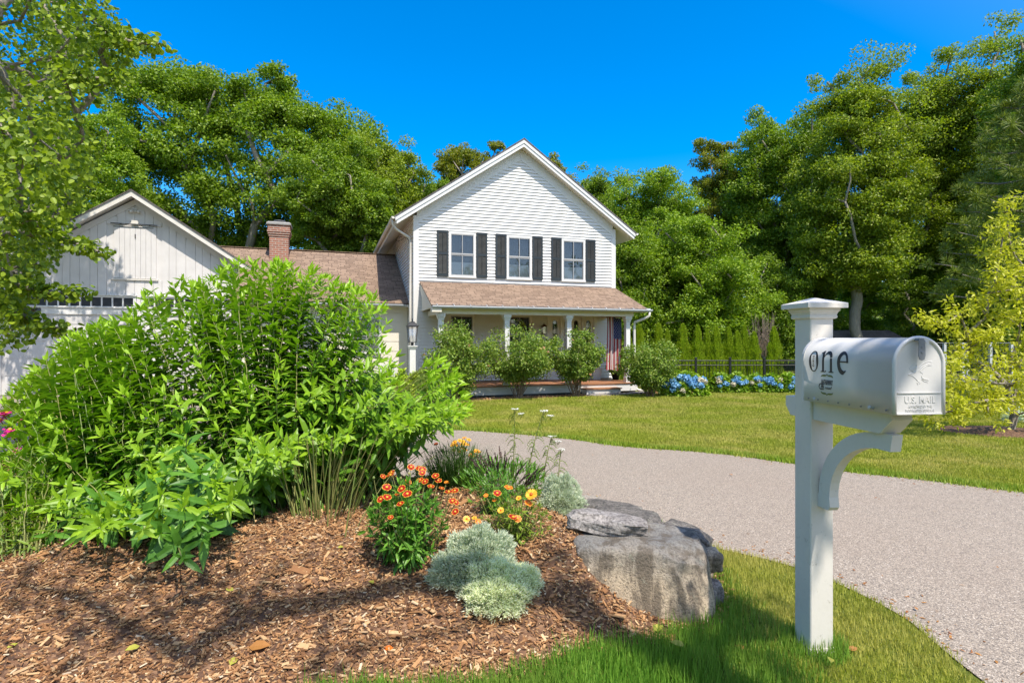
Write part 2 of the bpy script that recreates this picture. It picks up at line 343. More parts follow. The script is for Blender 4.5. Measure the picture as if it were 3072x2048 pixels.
M['blue'] = leafm('blue_petals', (.08,.28,.52), (.28,.52,.78), tr=.25, tcol=(1,1,1))
M['pale'] = leafm('cream_petals', (.55,.50,.36), (.72,.66,.50), tr=.25, tcol=(1,1,1))
M['peach'] = leafm('peach_petals', (.62,.38,.20), (.75,.50,.30), tr=.25, tcol=(1,1,1))
M['pink'] = leafm('magenta_petals', (.55,.01,.20), (.75,.03,.35), tr=.25, tcol=(1,1,1))
M['red'] = leafm('red_petals', (.27,.006,.004), (.42,.02,.006), tr=.25, tcol=(1.1,1,1))
M['orange'] = leafm('orange_petals', (.62,.10,.01), (.78,.22,.02), tr=.25, tcol=(1,1,1))
M['gold'] = leafm('golden_petals', (.72,.33,.02), (.85,.50,.05), tr=.2, tcol=(1,1,1))
M['dryleaf'] = leafm('dry_leaf', (.28,.10,.03), (.45,.22,.06), tr=.2, tcol=(1,1,1))
M['yleaf'] = leafm('yellow_leaf', (.35,.38,.06), (.5,.45,.08), tr=.3, tcol=(1,1,1))
# ------------------------------------------------------------------ ground, driveway, bed
def axis(segs):
    out = []
    for a, b, st in segs: out += list(np.arange(a, b-1e-6, st))
    return np.array(out+[segs[-1][1]])
def grid(g, xs, ys, zf, keep=None):
    X, Y = np.meshgrid(xs, ys); Z = zf(X, Y); nx = len(xs)
    V = np.stack([X.ravel(), Y.ravel(), Z.ravel()], 1); j, i = np.meshgrid(np.arange(len(ys)-1), np.arange(nx-1), indexing='ij')
    f = np.stack([j*nx+i, j*nx+i+1, (j+1)*nx+i+1, (j+1)*nx+i], -1).reshape(-1, 4)
    if keep is not None:
        c = V[f].mean(1); f = f[keep(c[:, 0], c[:, 1])]
    g.v.append(V); g.a.append(np.zeros(len(V))); g.l.append(f.ravel()+g.n); g.c.append(np.full(len(f), 4)); g.m.append(np.zeros(len(f), int)); g.n += len(V)
g = Geo(); ax_ = axis([(-300,-40,20),(-40,-12,2),(-12,12,.4),(12,40,2),(40,300,20)]); ay_ = axis([(-300,-60,20),(-60,-4,4),(-4,20,.4),(20,50,2),(50,400,25)])
grid(g, ax_, ay_, lambda x, y: h0(x, y)); tag(g.build('lawn', M['turf'], smooth=True), kind='structure')
def gp(pts): return [tuple(G(a, b)[:2]) for a, b in pts]
FAR = [(-30,15.5),(-17,15.8),(-8.6,17.6),(-6.4,15.6),(-5.0,13.2),(-4.0,10.6),(-2.6,9.35)]+gp([(1200,1293),(1300,1290),(1420,1292),(1714,1317),(1867,1343),(2130,1357),(2400,1395),(2518,1415),(2700,1433),(2870,1453),(3072,1482)])+[(7.5,3.75),(14,1.0),(30,-6)]
NEAR = [(-30,7.2),(-12,6.9),(-8,6.3),(-6.2,5.85),(-3,5.72),(-1.4,5.44),(-.7,5.28),(0,5.06),(.55,4.78),(.88,4.35)]+gp([(2114,1639),(2249,1669),(2393,1704),(2513,1753),(2647,1818),(2747,1878),(2847,1958),(2901,2037)])+[(1.95,1.6),(2.15,.8),(2.4,-.6),(3.2,-9)]
def resamp(p, n):
    p = np.array(p, float); d = np.concatenate([[0], np.cumsum(np.hypot(*np.diff(p, axis=0).T))]); t = np.linspace(0, d[-1], n)
    return np.stack([np.interp(t, d, p[:, 0]), np.interp(t, d, p[:, 1])], 1)
def smoothline(p, it=3):
    p = np.array(p, float)
    for _ in range(it):
        q = [p[0]]
        for a, b in zip(p[:-1], p[1:]): q += [a*.75+b*.25, a*.25+b*.75]
        p = np.array(q+[p[-1]])
    return p
FARs, NEARs = smoothline(FAR, 2), smoothline(NEAR, 2)
DRIVE = np.concatenate([NEARs, FARs[::-1]])
def uvr(p, a): return resamp(p, a)
# strips joined section by section so that both banks stay in step
def split(p, ks): return [p[ks[i]:ks[i+1]+1] for i in range(len(ks)-1)]
def near_i(L, pt): return int(np.argmin(np.hypot(L[:, 0]-pt[0], L[:, 1]-pt[1])))
fk = [0, near_i(FARs, (-8.6,17.4)), near_i(FARs, (-2.6,9.35)), near_i(FARs, gp([(1867,1343)])[0]), near_i(FARs, gp([(3072,1482)])[0]), len(FARs)-1]
nk = [0, near_i(NEARs, (-8,6.3)), near_i(NEARs, (-1.4,5.44)), near_i(NEARs, (.88,4.35)), near_i(NEARs, gp([(2747,1878)])[0]), len(NEARs)-1]
A_, B_ = [], []
for a, b in zip(split(FARs, fk), split(NEARs, nk)): A_.append(resamp(a, 40)[:-1]); B_.append(resamp(b, 40)[:-1])
A_ = np.concatenate(A_); B_ = np.concatenate(B_); g = Geo(); m_ = len(A_); kk = 26
T_ = np.linspace(0, 1, kk)[None, :, None]; W_ = A_[:, None, :]*(1-T_)+B_[:, None, :]*T_
V = np.concatenate([W_, (h0(W_[..., 0], W_[..., 1])+.007)[..., None]], -1).reshape(-1, 3)
i, j = np.meshgrid(np.arange(m_-1), np.arange(kk-1), indexing='ij'); f = np.stack([i*kk+j, i*kk+j+1, (i+1)*kk+j+1, (i+1)*kk+j], -1).reshape(-1, 4)
g.v.append(V); g.a.append(np.zeros(len(V))); g.l.append(f.ravel()); g.c.append(np.full(len(f), 4)); g.m.append(np.zeros(len(f), int)); g.n = len(V)
tag(g.build('driveway', M['asphalt'], smooth=True), kind='structure')
g = Geo(); grid(g, np.arange(-6.5, 1.3, .035), np.arange(2.0, 5.75, .035), lambda x, y: hm(x, y)+.006+R.normal(size=x.shape)*.004*np.clip(pdist(BED, x, y)*8, 0, 1), lambda x, y: inside(BED, x, y))
tag(g.build('mulch_bed', M['mulch'], smooth=True), kind='structure')
# house mulch strip and stone slabs are laid out in the house frame
HA = math.atan2(.316, .949); A0 = np.array([-3.03, 17.0]); US = np.array([math.cos(HA), math.sin(HA)]); UT = np.array([-math.sin(HA), math.cos(HA)])
GZ = -.28
def HW(s, t, z=0.): p = A0+US*s+UT*t; return np.array([p[0], p[1], z])
g = Geo(); n_ = 60; ss = np.linspace(-.6, 8.6, n_); f1 = -2.0+0*ss; f2 = -2.95+.12*np.sin(ss*1.7)+np.where(ss > 7.4, (ss-7.4)*.6, 0)
for k in range(n_-1):
    g.raw([HW(ss[k], f1[k], GZ+.012), HW(ss[k], f2[k], GZ+.012), HW(ss[k+1], f2[k+1], GZ+.012), HW(ss[k+1], f1[k+1], GZ+.012)], [(0,1,2,3)])
hb = g.build('mulch_border', M['mulch']); tag(hb, kind='structure')
def chips(n, xs, ys, zf, size, keep, mt='chip', tilt=.28):
    g = Geo(); x = R.uniform(*xs, n); y = R.uniform(*ys, n); k = keep(x, y); x, y = x[k], y[k]; n = len(x)
    z = zf(x, y); a = R.uniform(0, 2*np.pi, n); D = np.stack([np.cos(a), np.sin(a), R.normal(0, tilt, n)], 1)
    N_ = nrm(np.stack([R.normal(0, tilt, n), R.normal(0, tilt, n), np.ones(n)], 1))
    L = size*R.lognormal(0, .5, n); W_ = L*R.uniform(.10, .42, n); Th = .004+.05*W_
    BV = np.array([(-.5,-.5,0),(.5,-.5,0),(.4,.5,0),(-.5,.42,0),(-.5,-.5,1),(.5,-.5,1),(.4,.5,1),(-.5,.42,1)])
    D = nrm(D); S = nrm(np.cross(D, N_)); N2 = np.cross(S, D)
    X = np.stack([x, y, z], 1)[:, None, :]+S[:, None, :]*(BV[None, :, 0]*W_[:, None])[..., None]+D[:, None, :]*(BV[None, :, 1]*L[:, None])[..., None]+N2[:, None, :]*(BV[None, :, 2]*Th[:, None])[..., None]
    g.arr(X, [(4,5,6,7),(0,1,5,4),(1,2,6,5),(2,3,7,6),(3,0,4,7)]); return g.build('wood_chips', M[mt])
def kb(x, y): return inside(BED, x+R.normal(0, .04, x.shape), y+R.normal(0, .04, x.shape)) & (R.uniform(size=x.shape) < np.where(y < 4, 1, .5)) & (np.abs(x) < y*.95+.4)
tag(chips(190000, (-5.5,1.3), (2.0,5.7), lambda x, y: hm(x, y)+R.uniform(.002, .016, x.shape), .0150, kb), 'bark chips covering the flower bed', 'wood chips', kind='stuff')
g = Geo(); c_ = chips(5000, (0,1), (0,1), lambda x, y: 0*x, .05, lambda x, y: x > -1)
me = c_.data; co = np.zeros(len(me.vertices)*3, np.float32); me.vertices.foreach_get('co', co); co = co.reshape(-1, 3)
s_ = -.5+co[:, 0]*9; t_ = -2.9+co[:, 1]*.85; co2 = np.stack([A0[0]+US[0]*s_+UT[0]*t_, A0[1]+US[1]*s_+UT[1]*t_, GZ+.016+co[:, 2]], 1)
ctr = co2.reshape(-1, 8, 3).mean(1, keepdims=True); co2 = ((co2.reshape(-1, 8, 3)-ctr)*np.array([.12, .3, 1])+ctr).reshape(-1, 3)
me.vertices.foreach_set('co', co2.astype(np.float32).ravel()); me.update(); c_.name = 'bark_chips'; tag(c_, 'bark chips in the border before the porch', 'wood chips', kind='stuff')
# ------------------------------------------------------------------ house
house = empty('house', HW(0, 0, 0), HA, 'white clapboard farmhouse with black shutters, front porch and low wing with brick chimney', 'house')
def claps(g, x0, x1, z0, z1, e=.105, lim=None, face='front', y0=0., holes=()):
    z = z0
    while z < z1-.01:
        zt = min(z+e, z1); a, b = x0, x1
        if lim: l = lim((z+zt)/2); a = max(x0, l[0]); b = min(x1, l[1])
        segs = [(a, b)]; zm = (z+zt)/2
        for h in holes:
            if h[2] < zm < h[3]: segs = [q for sg in segs for q in ((sg[0], min(sg[1], h[0])), (max(sg[0], h[1]), sg[1])) if q[1]-q[0] > .005]
        for a, b in segs:
            if b-a > .03:
                pr = [(y0+.01, z), (y0-.038, z), (y0-.004, zt+.003), (y0+.01, zt+.003)]
                if face == 'front': g.prism(pr, 'x', a, b)
                elif face == 'left': g.prism(pr, 'y', a, b)
                else: g.prism([(2*y0-p[0], p[1]) for p in pr], 'y', a, b)
        z += e
WIN2 = [(1.146, 1.896), (3.06, 3.81), (5.005, 5.755)]
WIN1 = [(1.145, 1.856), (3.096, 3.80)]
HOLES = [(a-.03, b+.03, 3.38, 4.78) for a, b in WIN2]+[(a-.03, b+.03, .95, 2.2) for a, b in WIN1]+[(4.47, 6.2, .04, 2.17)]
# body
WD = 6.97; MX = WD/2; SL = .68; RZ = 7.88
g = Geo(); g.prism([(.005, GZ-.2), (WD-.005, GZ-.2), (WD-.005, RZ-.15-SL*MX), (MX, RZ-.15), (.005, RZ-.15-SL*MX)], 'y', .25, 9.2)
claps(g, .13, WD-.13, 0.06, 3.25, holes=HOLES); lim = lambda z: (MX-(RZ-.35-z)/SL, MX+(RZ-.35-z)/SL)
claps(g, .13, WD-.13, 3.21, 7.4, lim=lim, holes=HOLES); claps(g, .05, 9.2, GZ, 5.1, face='left'); claps(g, .05, 9.2, GZ, 5.1, face='right', y0=WD)
g.build('wall', M['white'], house)
for x0, x1 in ((-.022, .14), (WD-.14, WD+.022)):
    g = Geo(); g.box(x0, x1, -.035, .14, GZ, RZ-.3-SL*MX); g.build('corner_board', M['white'], house)
def band(g, x0, x1, t0, t1, ya, yb, up=0, mat=0):   # strip following both slopes; t0,t1 vertical offsets below the ridge line
    for sgn in (-1, 1):
        a = MX+sgn*x1; m = MX+sgn*x0
        pts = [(m, RZ-t0-SL*x0), (a, RZ-t0-SL*x1), (a, RZ-t1-SL*x1), (m, RZ-t1-SL*x0)]
        g.prism(pts if sgn < 0 else pts[::-1], 'y', ya, yb, mat)
g = Geo(); band(g, 0.002, 3.40, .24, .60, -.034, .005); g.build('frieze_board', M['white'], house)
g = Geo(); band(g, 0.001, 4.08, .047, .235, -.33, 9.4); g.build('soffit', M['cream'], house)
g = Geo(); band(g, 0.001, 4.09, .045, .16, -.375, -.331); band(g, 0.001, 4.05, .161, .275, -.352, -.331); g.build('rake_board', M['white'], house)
g = Geo(); band(g, 0.0, 4.13, 0, .044, -.39, 9.45); g.build('roof', M['shingle_grey'], house)
for sx in (-1, 1):
    xe = MX+sx*4.15; ze = RZ-SL*4.13
    g = Geo(); prf = [(.055*math.cos(a), -.055*math.sin(a)) for a in np.linspace(0, math.pi, 9)]+[(-.06, .012), (.06, .012)]
    g.prism([(xe+p[0], ze-.03+p[1]) for p in prf], 'y', -.38, 9.3)
    gu = g.build('gutter', M['white_old'], house)
    if sx < 0:
        g = Geo(); g.tube([(xe, -.2, ze-.08), (xe, -.18, ze-.22), (xe+.12, -.08, ze-.34), (-.14, .12, ze-.52), (-.09, .16, ze-.62), (-.09, .16, 2.75), (-.09, .16, 2.3), (-.09, .16, GZ+.1)], .038, 10)
        g.build('downspout', M['white_old'], house, True)
g = Geo(); pts = [(-.03, 2.6, 5.02), (-.2, 2.5, 4.98), (-.33, 2.2, 4.82), (-.24, 1.8, 4.70), (-.12, 1.2, 4.75), (-.03, .9, 4.6), (-.03, .8, 4.35), (-.03, .85, 4.2)]
g.tube(smoothline(pts, 2), .010, 5); g.build('cable', M['black'], house, True)
# windows ---------------------------------------------------------
def window(x0, x1, z0, z1, blind=0., split=.5, y=-.02, parent=None, muntin=True, trim=.062):
    par = parent or house
    g = Geo()
    g.box(x0-trim, x0, y-.03, y+.03, z0-.03, z1+.075); g.box(x1, x1+trim, y-.03, y+.03, z0-.03, z1+.075)
    g.box(x0, x1, y-.032, y+.03, z1, z1+.077); g.box(x0-trim-.01, x1+trim+.01, y-.055, y+.03, z0-.085, z0-.031)
    g.box(x0-trim, x1+trim, y-.042, y+.02, z1+.077, z1+.098)
    wn = g.build('window', M['white'], par)
    g = Geo(); zm = z0+(z1-z0)*split
    for a, b, yy in ((z0-.03, zm, y-.004), (zm, z1, y-.016)):
        g.box(x0, x0+.024, yy-.012, yy+.012, a, b); g.box(x1-.024, x1, yy-.012, yy+.012, a, b)
        g.box(x0+.024, x1-.024, yy-.0125, yy+.012, a, a+.040); g.box(x0+.024, x1-.024, yy-.0125, yy+.012, b-.034, b)
        if muntin: g.box((x0+x1)/2-.009, (x0+x1)/2+.009, yy-.0115, yy+.010, a+.045, b-.034)
    g.build('sash', M['sashgrey'], wn)
    g = Geo(); g.box(x0, x1, y+.008, y+.0115, z0-.03, z1); g.build('pane', M['glass'], wn)
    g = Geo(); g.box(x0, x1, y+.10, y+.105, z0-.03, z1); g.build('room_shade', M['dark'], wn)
    if blind:
        g = Geo(); z = z0
        while z < z0+(z1-z0)*blind: g.raw([(x0,y+.035,z),(x1,y+.035,z),(x1,y+.018,z+.028),(x0,y+.018,z+.028)], [(0,1,2,3)]); z += .034
        g.build('blind', M['blind'], wn)
    return wn
for a, b in WIN2: window(a, b, 3.42, 4.72, blind=.30)
for a, b in WIN1: window(a, b, .98, 2.13, trim=.07)
# shutters
def shutter(x0, x1, z0, z1):
    g = Geo(); f = .05; y0, y1 = -.075, -.04
    g.box(x0, x0+f, y0, y1, z0, z1); g.box(x1-f, x1, y0, y1, z0, z1); zm = (z0+z1)/2
    for a, b in ((z0, z0+.085), (zm-.04, zm+.04), (z1-.07, z1)): g.box(x0+f, x1-f, y0+.002, y1, a, b)
    for a, b in ((z0+.085, zm-.04), (zm+.04, z1-.07)):
        z = a+.012
        while z < b-.02:
            g.prism([(y0+.004, z), (y0+.010, z-.006), (y1, z+.026), (y1-.006, z+.032)], 'x', x0+f, x1-f); z += .036
    g.tube([((x0+x1)/2, y0-.004, z0+.11), ((x0+x1)/2, y0-.004, zm-.06)], .006, 4); g.tube([((x0+x1)/2, y0-.004, zm+.06), ((x0+x1)/2, y0-.004, z1-.09)], .006, 4)
    g.box(x0-.012, x0+.02, -.04, -.01, z1-.2, z1-.17); g.box(x0-.012, x0+.02, -.04, -.01, z0+.17, z0+.2)
    g.build('shutter', M['shutter'], house)
for a, b in WIN2:
    shutter(a-.44, a-.082, 3.36, 4.80); shutter(b+.082, b+.44, 3.36, 4.80)
# porch -----------------------------------------------------------
PA, PB = .17, 6.98; ca = .84/2.07; sl = math.atan2(.84, 2.07)
def slab(name, m, x0, x1, ya, za, yb, zb, th, parent=house, over=0.):
    """roof slab whose object x/y axes lie in its own surface"""
    Ls = math.hypot(yb-ya, zb-za); g = Geo(); g.box(x0, x1, 0, Ls, -th, 0); o = g.build(name, m, parent); o.location = (0, ya, za); o.rotation_euler = (math.atan2(zb-za, yb-ya), 0, 0); return o
slab('porch_roof', M['shingle'], PA, PB, -2.09, 2.335, -.019, 3.175, .035)
g = Geo(); g.prism([(-2.03, 2.25), (-2.03, 2.315), (-.02, 3.13), (-.02, 2.9), (-.35, 2.62), (-1.6, 2.25)], 'x', PA+.02, PA+.05)
g.prism([(-2.03, 2.25), (-2.03, 2.315), (-.02, 3.13), (-.02, 2.9), (-.35, 2.62), (-1.6, 2.25)], 'x', PB-.05, PB-.02)
g.box(PA+.02, PB-.02, -2.05, -2.031, 2.22, 2.318)
g.box(.42, 6.6, -1.88, -1.70, 2.10, 2.262); g.box(.42, .58, -1.70, -.02, 2.10, 2.262); g.box(6.44, 6.6, -1.70, -.02, 2.10, 2.262)
g.box(PA+.02, PB-.02, -2.03, -1.885, 2.225, 2.262)
g.prism([(-1.885, 2.262), (-1.885, 2.30), (-.02, 3.06), (-.02, 2.262)], 'x', PA+.06, PA+.10)
g.box(.18, PA+.28, -2.13, -1.88, 2.135, 2.24); g.box(.58, 6.44, -1.70, -.02, 2.27, 2.29)
g.build('porch_beam', M['cream'], house)
g = Geo(); prf = [(-2.125+.065*math.cos(a), 2.30-.065*math.sin(a)) for a in np.linspace(0, math.pi, 10)]+[(-2.183, 2.309), (-2.067, 2.309)]
g.prism(prf, 'x', PA+.02, 7.10); g.box(PA+.02, 7.10, -2.062, -2.052, 2.27, 2.35)
gu = g.build('gutter', M['greymetal'], house)
g = Geo()
for x in np.arange(PA+.15, 7.05, .47):
    g = Geo(); g.tube([(x, -2.07, 2.36), (x, -2.17, 2.335), (x, -2.195, 2.30), (x, -2.16, 2.235)], .008, 5); g.build('bracket', M['greymetal'], gu)
g = Geo(); g.tube([(7.02, -2.12, 2.24), (7.02, -2.12, 2.12), (6.90, -2.0, 2.03), (6.66, -1.84, 1.93), (6.66, -1.82, 1.8), (6.66, -1.82, -.1), (6.72, -1.95, -.2), (6.8, -2.1, -.22)], .042, 10)
g.build('downspout', M['white_old'], house, True)
for x in (.49, 2.43, 4.40, 6.42):
    g = Geo(); y = -1.79; z = .035
    g.lathe([(.085, z), (.085, z+.16), (.075, z+.18), (.07, z+.19), (.07, 1.70), (.078, 1.705), (.078, 1.74), (.070, 1.745), (.070, 1.93), (.084, 1.94), (.084, 1.965), (.095, 1.99), (.115, 2.035), (.115, 2.098)], sq=True, c=(x, y, 0))
    g.build('column', M['white'], house)
g = Geo(); g.box(.2, 6.72, -1.97, -.02, .012, .04); g.build('porch_deck', M['deck'], house)
g = Geo(); g.box(.22, 6.70, -1.94, -1.915, -.215, .011); g.box(.22, .245, -1.914, 0, -.215, .011); g.box(6.675, 6.70, -1.914, 0, -.215, .011); g.build('deck_skirt', M['white'], house)
g = Geo(); g.box(.26, 6.66, -1.88, -1.86, GZ-.1, -.2); g.build('crawl_shade', M['dark'], house)  # dark sheet painted in for the shade of the crawl space under the deck
g = Geo(); g.box(4.78, 5.92, -2.27, -1.942, GZ+.005, -.115); st = g.build('step', M['white'], house)
g = Geo(); g.box(4.75, 5.95, -2.31, -1.943, -.114, -.085); g.build('tread', M['deck'], st)
# entry -----------------------------------------------------------
def arch(x0, x1, z0, z1, n=12):
    r = (x1-x0)/2; c = (x0+x1)/2
    return [(x0, z0), (x1, z0)]+[(c+r*math.cos(a), z1-r+r*math.sin(a)) for a in np.linspace(0, math.pi, n)]
def archpanel(g, x0, x1, z0, z1, op, y0, y1):
    """flat panel with an arched opening op=(ax0,ax1,az0,az1)"""
    ax0, ax1, az0, az1 = op; r = (ax1-ax0)/2; c = (ax0+ax1)/2
    g.box(x0, ax0, y0, y1, z0, z1); g.box(ax1, x1, y0, y1, z0, z1); g.box(ax0, ax1, y0, y1, z0, az0)
    an = np.linspace(0, math.pi, 13); pr = [(c+r*math.cos(a), az1-r+r*math.sin(a)) for a in an]
    for p, q in zip(pr[:-1], pr[1:]): g.prism([(p[0], z1), (p[0], p[1]), (q[0], q[1]), (q[0], z1)], 'y', y0, y1)
def entry(nm, x0, x1, ops, y):
    g = Geo(); xs = [x0]+[(a[1]+b[0])/2 for a, b in zip(ops[:-1], ops[1:])]+[x1]
    for k, op in enumerate(ops): archpanel(g, xs[k]+(.0005 if k else 0), xs[k+1], .045, 2.14, op, y, y+.04)
    for op in ops:   # raised moulding round each light
        a = arch(op[0]-.01, op[1]+.01, op[2]-.01, op[3]+.01, 16); a = a[1:]+[a[0], a[1]]
        g.tube([(p[0], y-.002, p[1]) for p in a], .013, 6)
        g.box(op[0]-.03, op[1]+.03, y-.008, y, .16, op[2]-.08)
    o = g.build(nm, M['white'], house)
    for op in ops:
        g = Geo(); g.box(op[0]-.01, op[1]+.01, y+.022, y+.026, op[2]-.01, op[3]+.01); g.build('pane', M['glass'], o)
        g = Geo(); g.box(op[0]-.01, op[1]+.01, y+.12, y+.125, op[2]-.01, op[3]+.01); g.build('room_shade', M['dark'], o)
    return o
entry('sidelight', 4.52, 4.90, [(4.626, 4.803, .92, 2.03)], .004)
dr = entry('door', 4.97, 5.70, [(5.07, 5.24, .92, 2.03), (5.415, 5.585, .92, 2.03)], .014)
g = Geo(); g.lathe([(.02, 0), (.02, .03), (.03, .045), (.032, .06), (.02, .075)], 12, c=(0, 0, 0)); k_ = g.build('door_knob', M['pewter'], dr, True); k_.location = (5.05, .014, 1.0); k_.rotation_euler = (rad(90), 0, 0)
entry('sidelight', 5.77, 6.15, [(5.87, 6.045, .92, 2.03)], .004)
g = Geo(); 
for a, b in ((4.42, 4.52), (4.90, 4.97), (5.70, 5.77), (6.15, 6.26)): g.box(a, b, -.045, .05, .045, 2.141)
g.box(4.40, 6.28, -.055, .05, 2.142, 2.262); g.box(4.5, 6.17, -.03, .2, .041, .044); g.build('door_frame', M['white'], house)
g = Geo(); g.box(4.535, 4.595, -.06, .003, 1.23, 1.42); g.build('lock_box', M['black'], house)
# wing ------------------------------------------------------------
WL = -5.25
g = Geo(); g.box(WL, -.025, 1.27, 8.3, GZ-.2, 2.45)
g.prism([(1.27, 2.4), (4.8, 4.5), (8.3, 2.4)], 'x', WL, -.025)
g.build('wing_wall', M['cream'], house)
g = Geo()
for z in np.arange(GZ, 2.4, .32): g.prism([(1.28, z), (1.252, z), (1.262, z+.318), (1.28, z+.318)], 'x', WL, -.03)
g.box(-.14, -.035, 1.235, 1.26, GZ, 2.45); g.box(WL, -.03, 1.23, 1.25, 2.25, 2.48)
g.build('wing_siding', M['cream'], house)
slab('wing_roof', M['shingle'], WL-.05, -.03, .86, 2.55, 4.80, 4.69, .05)
slab('wing_roof', M['shingle'], -6.9, WL-.052, 3.45, 2.55+2.59*.543, 4.80, 4.69, .05)
slab('wing_roof', M['shingle'], -6.9, -.03, 4.803, 4.688, 8.74, 2.55, .05)
g = Geo(); g.box(-6.9, -.03, 4.70, 4.90, 4.685, 4.705); g.build('ridge_cap', M['shingle'], house)
g = Geo(); g.box(WL, -.03, .90, 1.24, 2.44, 2.485); g.box(WL, -.03, .88, .90, 2.42, 2.50); g.build('soffit', M['cream'], house)
g = Geo(); prf = [(.815+.06*math.cos(a), 2.50-.06*math.sin(a)) for a in np.linspace(0, math.pi, 9)]+[(.762, 2.507), (.868, 2.507)]
g.prism(prf, 'x', WL, -.14); g.build('gutter', M['greymetal'], house)
w_ = window(-1.75, -.95, 1.0, 2.05, y=1.235); w_ = window(-3.4, -2.6, 1.0, 2.05, y=1.235)
g = Geo(); g.box(-2.6, -.6, -.62, -.56, .60, .66); g.box(-2.6, -.6, -.62, -.56, -.02, .04)
for x in np.arange(-2.55, -.6, .115): g.box(x-.017, x+.017, -.607, -.573, .04, .60)
for x in (-2.62, -.64): g.box(x-.05, x+.05, -.64, -.54, GZ, .74); g.box(x-.065, x+.065, -.655, -.525, .741, .765)
g.build('porch_railing', M['white'], house)
# chimney
g = Geo(); cx, cy = -4.16, 4.15
g.lathe([(.31, 3.6), (.31, 5.0), (.335, 5.0), (.335, 5.075), (.36, 5.075), (.36, 5.15), (.38, 5.15), (.38, 5.22), (.36, 5.22), (.36, 5.40)], sq=True, c=(cx, cy, 0))
ch = g.build('chimney', M['brick'], house)
g = Geo(); g.lathe([(.40, 5.401), (.40, 5.46), (.34, 5.51)], sq=True, c=(cx, cy, 0)); g.build('chimney_cap', M['stonecap'], ch)
g = Geo(); g.lathe([(.13, 5.5), (.13, 5.56)], 14, c=(cx, cy, 0)); g.lathe([(.2, 5.58), (.2, 5.60), (.05, 5.62)], 14, c=(cx, cy, 0))
for a in range(4): g.box(cx+.14*math.cos(a*1.57)-.01, cx+.14*math.cos(a*1.57)+.01, cy+.14*math.sin(a*1.57)-.01, cy+.14*math.sin(a*1.57)+.01, 5.55, 5.58)
g.build('flue_cap', M['pewter'], ch)
# ------------------------------------------------------------------ garage
garage = empty('garage', HW(-8.36, 3.4, 0), HA, 'white garage with vertical boards and a hay door in its gable', 'garage')
GW, GR, GS, GT = 3.8, 6.08, .67, .0
g = Geo(); g.prism([(-GW, GZ-.3), (GW, GZ-.3), (GW, GR-.2-GS*GW), (0, GR-.2), (-GW, GR-.2-GS*GW)], 'y', .03, 8)
g.build('wall', M['garage_white'], garage)
g = Geo(); x = -GW+.1
HD = (-.58, .58, 3.33, 5.0)   # hay door
OPN = [(-3.45, -.05), (.25, 3.65)]
while x < GW-.12:
    wd = R.choice([.20, .24, .28]); x1 = min(x+wd, GW-.1); zt = GR-.28-GS*abs((x+x1)/2)-GS*wd/2
    za = 2.15 if any(x1 > a and x < b for a, b in OPN) else GZ
    if x1 > HD[0] and x < HD[1]:
        g.box(x, x1-.008, -.001, .035, za, HD[2]-.05)
        if zt > HD[3]+.05: g.box(x, x1-.008, -.001, .035, HD[3]+.03, zt)
    else: g.box(x, x1-.008, -.001, .035, za, zt)
    x = x1
g.build('board_siding', M['garage_white'], garage)
g = Geo(); x = HD[0]
while x < HD[1]-.05:
    x1 = min(x+.145, HD[1]); zt = min(HD[3], 5.0); g.box(x, x1-.007, -.008, .03, HD[2], zt); x = x1
g.build('hay_door', M['garage_white'], garage)
g = Geo(); g.box(HD[0]-.08, HD[1]+.06, -.05, .03, HD[2]-.06, HD[2]-.015); g.build('sill', M['white_old'], garage)
g = Geo(); g.box(-.66, .62, -.075, -.06, 5.035, 5.06); g.box(-.60, .50, -.022, .0, 4.95, 4.965)
for x in (-.4, 0, .4): g.box(x-.015, x+.015, -.06, 0, 5.03, 5.065)
g.box(-.05, .04, -.05, -.03, 5.09, 5.13); g.box(-.015, .01, -.03, -.015, 4.60, 4.74); g.build('door_track', M['black'], garage)
g = Geo(); g.box(-.10, .09, -.06, 0, 5.02, 5.17); g.build('track_bracket', M['white_old'], garage)
g = Geo(); g.box(-.05, .05, -.04, -.002, 5.42, 5.52); g.tube([(-.05, -.05, 5.46), (-.13, -.12, 5.43)], [.03, .05], 10); g.tube([(.05, -.05, 5.46), (.13, -.12, 5.43)], [.03, .05], 10); g.build('floodlight', M['white_old'], garage, True)
for k, (a, b) in enumerate(OPN):
    za, zb = 2.42, 2.70
    g = Geo(); g.box(a-.08, b+.08, -.06, .03, zb, zb+.06); g.box(a-.10, b+.10, -.10, .03, zb+.061, zb+.085); g.box(a-.08, b+.08, -.05, .03, za-.26, za-.001)
    g.box(a-.10, b+.10, -.09, .03, za-.05, za-.02); n_ = 12; dx = (b-a)/n_
    g.box(a-.08, a, -.055, .03, za, zb); g.box(b, b+.08, -.055, .03, za, zb)
    for q in range(1, n_): g.box(a+q*dx-.02, a+q*dx+.02, -.045, .02, za, zb)
    tr = g.build('transom_window', M['white'], garage)
    g = Geo(); g.box(a, b, -.012, -.006, za, zb); g.build('pane', M['dark'], tr)
    g = Geo(); g.box(a, b, .0, .028, GZ, za-.261)
    for z in np.arange(GZ+.06, 2.0, .52):
        for q in range(6):
            xx = a+.08+q*(b-a-.1)/6; g.box(xx, xx+(b-a-.1)/6-.08, -.012, .0, z, z+.42)
    g.build('garage_door', M['garage_white'], garage)
    g = Geo(); g.box(a-.13, a-.002, -.05, .03, GZ, za-.262); g.build('door_jamb', M['white'], garage); g = Geo(); g.box(b+.002, b+.13, -.05, .03, GZ, za-.262); g.build('door_jamb', M['white'], garage)
def gband(g, t0, t1, x1, ya, yb):
    for sgn in (-1, 1):
        pts = [(0, GR-t0), (sgn*x1, GR-t0-GS*x1), (sgn*x1, GR-t1-GS*x1), (0, GR-t1)]
        g.prism(pts if sgn < 0 else pts[::-1], 'y', ya, yb)
